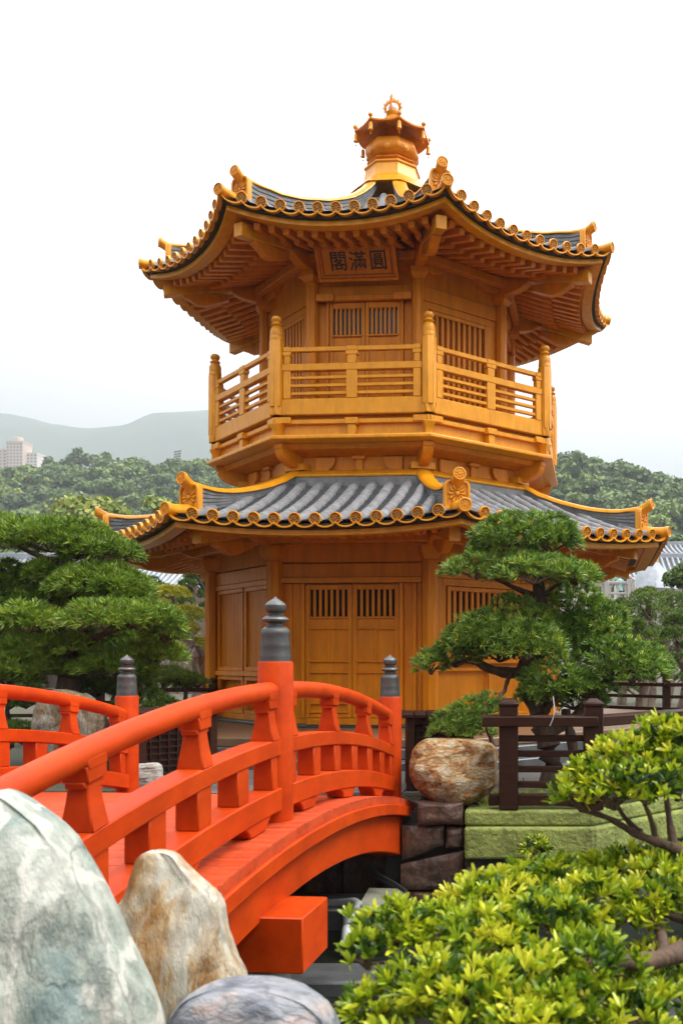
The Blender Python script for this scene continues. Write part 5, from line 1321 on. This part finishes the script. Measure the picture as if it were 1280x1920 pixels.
# raised granite terrace with balustrade stair
tr = empty('stone_terrace', (P(1150, 0, 52).x, 52, -1.5)); tag(tr, 'pale granite terrace with balustraded stair right of the pavilion', 'terrace')
mb = MB(); mb.box(-14, 1.0, 0.3, 26, 0, 4.7); mb.box(1.0, 24, 3.0, 30, 0, 4.0); mb.build('terrace_block', M['granite'], tr)
mb = MB()
for i in range(8): mb.box(1.0 + i * .35, 1.35 + i * .35, .3, 2.9, 0, 4.55 - i * .28)
mb.build('steps', M['granite'], tr)
def balus(a, b, n_):
    a = Vector(a); b = Vector(b); mb = MB(); d = (b - a)
    mb.beam(a + Vector((0, 0, 1.05)), b + Vector((0, 0, 1.05)), .2, .16); mb.beam(a + Vector((0, 0, .45)), b + Vector((0, 0, .45)), .14, .12); mb.beam(a + Vector((0, 0, .08)), b + Vector((0, 0, .08)), .2, .16)
    mb.build('handrail', M['granite'], tr, .02)
    for i in range(n_ + 1):
        p = a + d * i / n_; mb = MB(); mb.box(p.x - .13, p.x + .13, p.y - .13, p.y + .13, p.z, p.z + 1.25); mb.lathe([(.1, 1.25), (.15, 1.32), (.12, 1.45), (.01, 1.52)], p, n=10); mb.build('baluster_post', M['granite'], tr, .02)
    for i in range(n_ * 3):
        if (i + 0) % 1 == 0:
            p = a + d * (i + .5) / (n_ * 3); mb = MB(); mb.box(p.x - .06, p.x + .06, p.y - .05, p.y + .05, p.z + .1, p.z + 1.0); mb.build('baluster', M['granite'], tr)
balus((-3.0, .3, 4.7), (.9, .3, 4.7), 3); balus((1.1, .3, 4.55), (3.7, .3, 2.3), 2); balus((3.9, 3.0, 4.0), (9.0, 3.0, 4.0), 4)

# --- visitors on the terrace
def person(label, x, y, z, cloth, rz, hair=(.02, .015, .012), bag=False):
    r = empty('person', (x, y, z), rz); tag(r, label, 'person', 'visitors on the temple terrace')
    J = [(0, 0, .92), (0, 0, 1.10), (0, 0, 1.32), (0, -.01, 1.45), (0, -.02, 1.53), (0, -.02, 1.63), (0, -.015, 1.70),
         (.17, 0, 1.38), (.22, .02, 1.12), (.21, -.06, .88), (.21, -.08, .80), (-.17, 0, 1.38), (-.22, .02, 1.12), (-.20, -.08, .90), (-.20, -.11, .82),
         (.09, 0, .88), (.10, -.02, .48), (.10, .02, .08), (.10, -.12, .03), (-.09, 0, .88), (-.10, .02, .48), (-.10, .05, .08), (-.10, -.09, .03)]
    rad = [.13, .125, .15, .07, .055, .085, .06, .06, .045, .035, .03, .06, .045, .035, .03, .085, .06, .045, .035, .085, .06, .045, .035]
    E_ = [(0, 1), (1, 2), (2, 3), (3, 4), (4, 5), (5, 6), (2, 7), (7, 8), (8, 9), (9, 10), (2, 11), (11, 12), (12, 13), (13, 14), (0, 15), (15, 16), (16, 17), (17, 18), (0, 19), (19, 20), (20, 21), (21, 22)]
    me = bpy.data.meshes.new('body'); me.from_pydata(J, E_, []); o = bpy.data.objects.new('body', me); COL.objects.link(o); o.parent = r
    md = o.modifiers.new('skin', 'SKIN'); o.modifiers.new('sub', 'SUBSURF').levels = 1
    sk = me.skin_vertices[0].data
    for i, q in enumerate(rad): sk[i].radius = (q, q * .8)
    sk[0].use_root = True
    me.materials.append(pm('skin', (.48, .30, .21), .6))
    mb = MB(); mb.lathe([(.19, .78), (.185, .95), (.165, 1.12), (.20, 1.34), (.15, 1.44), (.08, 1.47)], n=14)
    for s in (-1, 1): mb.tube([(s * .17, 0, 1.39), (s * .225, .02, 1.14), (s * .215, -.04, .96)], [.075, .06, .052], 8)
    mb.build('shirt', pm('shirt', cloth, .8), r, smooth=60)
    mb = MB()
    for s in (-1, 1): mb.tube([(s * .09, 0, .92), (s * .1, 0, .48), (s * .1, .03, .08)], [.10, .075, .06], 8)
    mb.build('trousers', pm('trousers', (.04, .045, .06), .8), r, smooth=60)
    mb = MB(); mb.lathe([(.03, 1.56), (.098, 1.60), (.105, 1.66), (.085, 1.72), (.04, 1.755), (.005, 1.76)], (0, .012, 0), n=12); mb.build('hair', pm('hair', hair, .5), r, smooth=60)
    return r
tz = -1.5 + 4.7
q = P(1161, 1091, 53.5); person('person in a pale turquoise top standing behind the balustrade', q.x, 53.5, tz - .1, (.25, .50, .48), 2.6)
q = P(1193, 1108, 52.6); person('person in dark clothes on the balustraded stair', q.x, 53.0, 2.0, (.06, .12, .13), 1.2)
q = P(1258, 1121, 56.5); person('person in a blue top on the lower terrace near the right edge', q.x, 56.5, 2.2, (.07, .14, .25), -.6)

# ------------------------------------------------------------------ hills, woods, towers, mountain
M['hill'] = pm('hill_earth', (.05, .085, .02), rough=.95, alt=(.03, .055, .015), scale=.2)
M['mountain'] = pm('mountain_scrub', (.075, .10, .06), rough=.95, alt=(.05, .075, .05), scale=.01)
M['wood'] = leafmat('wood_leaf', [(.03, .055, .012), (.06, .105, .018), (.10, .16, .024), (.18, .24, .035), (.34, .32, .05)], rough=.6, transl=.15)
def terrain(name, pts, Yc, depth, m, nz=14, jag=.0):
    """ridge: (px, py) crest line at distance Yc falling to the ground in front and behind"""
    mb = MB(); xs = [p[0] for p in pts]; n = 90; S = 2 * nz
    for i in range(n + 1):
        px = xs[0] + (xs[-1] - xs[0]) * i / n; py = float(np.interp(px, xs, [p[1] for p in pts])); c = P(px, py, Yc)
        for j in range(S + 1):
            f = (j - nz) / nz; hgt = math.cos(f * math.pi / 2) ** 1.3; y = Yc + f * depth
            x = c.x; nz_ = noise.fractal(Vector((x / Yc * 8, y / Yc * 8, .3)), 1, 2, 5) * jag * (1 - .5 * hgt)
            mb.v.append((x, y, -2.0 + (c.z + 2.0) * hgt + nz_ * (c.z) * hgt))
    for i in range(n):
        for j in range(S): a = i * (S + 1) + j; mb.f.append((a, a + 1, a + S + 2, a + S + 1))
    return tag(mb.build(name, m, smooth=180), kind='structure')
LH = [(-400, 950), (-200, 925), (-60, 918), (0, 916), (60, 915), (120, 905), (200, 905), (300, 900), (400, 896), (520, 905), (640, 950), (760, 1000)]
RH = [(760, 990), (900, 920), (1000, 893), (1060, 888), (1130, 900), (1200, 920), (1280, 945), (1400, 955), (1600, 985), (1900, 1030)]
terrain('hill', LH, 450, 190, M['hill'], jag=.03); terrain('hill', RH, 380, 170, M['hill'], jag=.03)
terrain('mountain', [(-900, 840), (-600, 800), (-300, 812), (-100, 795), (0, 787), (25, 784), (60, 789), (110, 799), (130, 797), (170, 804), (220, 808), (255, 804), (300, 795), (330, 784), (400, 772), (480, 765), (600, 790), (800, 850), (1000, 930), (1200, 990), (1500, 1010)], 2500, 900, M['mountain'], nz=18, jag=.10)
def ztop(pts, Yc, depth, px_, y):
    py = float(np.interp(px_, [p[0] for p in pts], [p[1] for p in pts])); f = (y - Yc) / depth
    return -2.0 + (P(px_, py, Yc).z + 2.0) * max(0, math.cos(f * math.pi / 2)) ** 1.3
def crown_leaves(c, r, n, size, tone, lumps, seed, gaps=.0):
    """leaf-clump faces through the volume of a lobed crown"""
    out_ = []
    rs = np.random.default_rng(seed)
    for q in range(lumps):
        u = unit(rs.normal(size=3)); u[2] = abs(u[2]) * .9 - .15
        lc = np.array(c) + u * np.array(r) * rs.uniform(.35, .75); lr = np.array(r) * rs.uniform(.32, .52)
        m_ = n // lumps; d = unit(rs.normal(size=(m_, 3))); d[:, 2] = np.abs(d[:, 2]) * 1.0 - .25 * rs.random(m_); d = unit(d)
        p = lc + d * lr * rs.uniform(.6, 1.05, m_)[:, None]
        nn = unit(d + rs.normal(0, .5, (m_, 3))); t1 = unit(np.cross(nn, rs.normal(size=(m_, 3)))); t2 = np.cross(nn, t1)
        s = size * rs.uniform(.5, 1.2, m_)[:, None]
        V = np.stack([p - t1 * s - t2 * s * .6, p + t1 * s * .8 - t2 * s * .7, p + t1 * s + t2 * s * .7, p - t1 * s * .7 + t2 * s * .8], 1).reshape(-1, 3)
        Q = np.arange(m_ * 4).reshape(-1, 4); T = np.clip(tone + rs.normal(0, .07, m_) + rs.normal(0, .06), 0, 1)
        out_.append((V, Q, T))
    return merge(out_)
# woods that cover the two hills: one mass of crowns each
for nm, pts, Yc, dep, x0, x1, cnt, rad, lab, sd0 in (('woodland', LH, 450, 190, -120, 640, 620, 7.0, 'hazy green woods covering the hillside at the left', 1), ('woodland', RH, 380, 170, 900, 1420, 560, 6.0, 'green woods covering the hillside at the right', 2)):
    rs = np.random.default_rng(sd0); parts = []
    for i in range(cnt):
        f = rs.uniform(-.97, .06) if i > cnt * .18 else rs.uniform(-.06, .05); y = Yc + f * dep; px = rs.uniform(x0, x1)
        z = ztop(pts, Yc, dep, px, y); x = P(px, 0, Yc).x
        k = rad * rs.uniform(.65, 1.25); big = 1.0
        tone = float(np.clip(rs.normal(.40, .16), .08, .85))
        parts.append(crown_leaves((x, y, z + k * .15), (k, k, k * .85), 430, .82, tone, 8, i + sd0 * 1000))
    V, Q, T = merge(parts); tag(build_np(nm, V, Q, T, M['wood']), lab, 'woods', kind='stuff')
# added tree mass behind the viewpoint, out of view, keeps sky light off near faces
parts = [crown_leaves(c, (3.4, 2.6, 3.6), 2600, .30, .35, 10, 500 + i) for i, c in enumerate(((-8.5, -4.5, 2.2), (-4.2, -6.2, 2.8), (.2, -6.8, 3.0), (4.6, -6.4, 2.8), (8.5, -5.0, 2.0), (-2, -8, 6), (3, -8, 6)))]
V, Q, T = merge(parts); tag(build_np('sky_block_trees', V, Q, T, M['wood']), 'added unseen tree mass behind the camera that blocks low sky light', 'sky_block_trees', kind='stuff')
def far_tree(label, px, py_top, Y, w_px, base_z, tone, seed, lumps=12, n=900, m='wood', size=.55, group=None, airy=1.0):
    t = P(px, py_top, Y); rw_ = w_px / 2 / F * Y; h = t.z - base_z; b = Vector((t.x, Y, base_z)); r = empty('tree', b); tag(r, label, 'tree', group)
    ch = min(h * .55, rw_ * 1.1); cz = h - ch
    mb = MB(); limb(mb, [(0, 0, -1), (.03 * rw_, 0, h * .4), (0, 0, h * .8)], max(.14, rw_ * .06), .05, 7, .2, seed)
    random.seed(seed)
    for q in range(6):
        a = random.uniform(0, 6.28); limb(mb, [(0, 0, h * (.45 + .06 * q)), (math.cos(a) * rw_ * .4, math.sin(a) * rw_ * .4, h * (.6 + .05 * q)), (math.cos(a) * rw_ * .7, math.sin(a) * rw_ * .7, h * (.7 + .04 * q))], max(.06, rw_ * .03), .03, 5, .1, q)
    mb.build('trunk', M['bark_pale'], r, smooth=60)
    V, Q, T = crown_leaves((0, 0, cz), (rw_ * 1.15, rw_ * 1.0, ch * 1.15), n, size, tone, lumps, seed); build_np('crown', V, Q, T, M[m], r)
ge = 'tall loose trees on the left hill crest'
for i, (px, py, w_, lab) in enumerate(((98, 858, 40, 'lone crest tree nearest the pink towers'), (150, 838, 60, 'tallest loose-crowned tree on the left hill crest'), (195, 848, 55, 'broad airy tree in the middle of the left crest row'), (228, 862, 40, 'small tree right of the broad crest tree'),
                                       (255, 848, 52, 'upright airy tree standing apart near the lighting mast'), (318, 868, 46, 'rounded tree below the distant lighting mast'), (352, 862, 60, 'wide tree close to the pavilion balcony on the left crest'), (388, 862, 50, 'tree half hidden by the pavilion balcony corner'))):
    far_tree(lab, px, py, 452, w_, ztop(LH, 450, 190, px, 452) - 3, .28 + .05 * (i % 3), 40 + i, 10, 700, size=.75, group=ge)
far_tree('yellow-green tree left of the lower roof corner', 175, 920, 110, 135, -1.5, .80, 60, 16, 2400, size=.34)
far_tree('small yellow-green tree behind the lower roof ridge', 300, 930, 120, 60, -1.5, .78, 61, 9, 900, size=.34)
far_tree('dark round tree below the left woods', 40, 958, 130, 120, -1.5, .35, 62, 14, 1600, size=.4)
far_tree('dark leafy tree at the right edge beside the temple hall', 1280, 1055, 44, 70, -1.5, .42, 63, 14, 2600, size=.11)
far_tree('green tree behind the temple hall roof', 1235, 1008, 120, 90, -1.5, .42, 64, 12, 1500, size=.35)
far_tree('green tree behind the higher temple hall', 1300, 985, 135, 120, -1.5, .36, 65, 12, 1600, size=.4)
far_tree('dark garden tree behind the grey hall roof', 300, 1040, 60, 120, -1.5, .22, 66, 14, 2400, size=.18)
far_tree('dark garden tree at the left edge behind the large pine', -20, 1010, 55, 140, -1.5, .25, 67, 14, 2400, size=.18)

# apartment towers
M['tower'] = pm('pink_tower_render', (.54, .42, .345), rough=.8); M['tower_white'] = pm('pale_tower_render', (.56, .52, .48), rough=.8); M['tower_glass'] = pm('tower_window', (.16, .17, .18), rough=.3)
def tower(label, x0, x1, top, Y, m, cols, round_=False):
    a = P(x0, top, Y); b = P(x1, top, Y); zt = a.z; zb = 20.0; r = empty('apartment_tower', ((a.x + b.x) / 2, Y, zb)); tag(r, label, 'tower block', 'pale apartment towers on the skyline')
    hw_ = (b.x - a.x) / 2; H = zt - zb
    mb = MB(); mb.box(-hw_, hw_, 0, hw_ * 2.2, 0, H)
    if round_: mb.lathe([(hw_ * .55, H), (hw_ * .55, H + 5), (hw_ * .5, H + 5.5)], (0, hw_, 0), n=16)
    mb.build('tower_wall', m, r)
    fl = int(H / 3.1); wn = MB()
    for j in range(fl):
        for i in range(cols):
            x = -hw_ + 2 * hw_ * (i + .5) / cols; q = hw_ / cols * .5; z = j * 3.1 + .8
            wn.box(x - q, x + q, -.12, .1, z, z + 1.5)
    o = wn.build('window_rows', M['tower_glass'], r, smooth=0); tag(o, kind='stuff')
    mb = MB(); mb.box(-hw_ - .3, hw_ + .3, -.3, hw_ * 2.2 + .3, H - .6, H + .9); mb.build('parapet', m, r)
tower('pinkish apartment tower with round stair head, tallest of the skyline blocks', 12, 43, 828, 900, M['tower'], 5, True)
tower('lower pinkish block cut by the left picture edge', -40, 14, 843, 904, M['tower'], 6)
tower('pale apartment block with window bands right of the tall tower', 43, 70, 850, 908, M['tower_white'], 4)
tower('small white building low beside the apartment towers', 70, 88, 878, 914, M['tower_white'], 3)
# lighting mast
b = P(330, 872, 470); r = empty('lighting_mast', b); tag(r, 'thin floodlight mast rising above the hazy left woods', 'mast')
mb = MB(); mb.tube([(0, 0, -6), (.6, 0, 5.2)], [.25, .16], 8); mb.build('mast_pole', M['timber'], r)
mb = MB()
for j in range(4):
    mb.beam((-1.6 + .4, 0, 2.6 + j * 1.3 - .3), (2.2 - .0, 0, 2.6 + j * 1.3 + .4), .14, .14)
mb.beam((-.3, 0, 2.2), (.2, 0, 7), .12, .12, up=(0, 1, 0)); mb.beam((1.3, 0, 2.4), (1.7, 0, 7.4), .12, .12, up=(0, 1, 0)); mb.build('lamp_rack', M['timber'], r)
for j in range(4):
    for i in range(3):
        mb = MB(); x = -.9 + i * 1.25 + .1 * j; z = 2.5 + j * 1.3 + i * .22; mb.box(x, x + .7, -.3, .2, z, z + .65); mb.build('floodlight', M['timber'], r)

# ------------------------------------------------------------------ haze
hz = bpy.data.materials.new('haze_air'); hz.use_nodes = True; n = hz.node_tree; n.nodes.clear()
o = n.nodes.new('ShaderNodeOutputMaterial'); v = n.nodes.new('ShaderNodeVolumePrincipled'); v.inputs['Color'].default_value = (.43, .46, .49, 1); v.inputs['Density'].default_value = HAZE; v.inputs['Anisotropy'].default_value = 0.2
n.links.new(v.outputs[0], o.inputs['Volume'])
mb = MB(); mb.box(-5000, 5000, -1000, 3500, -4.5, 690); tag(mb.build('haze', hz, smooth=0), 'pale haze that fades the far hills', 'haze', kind='stuff')
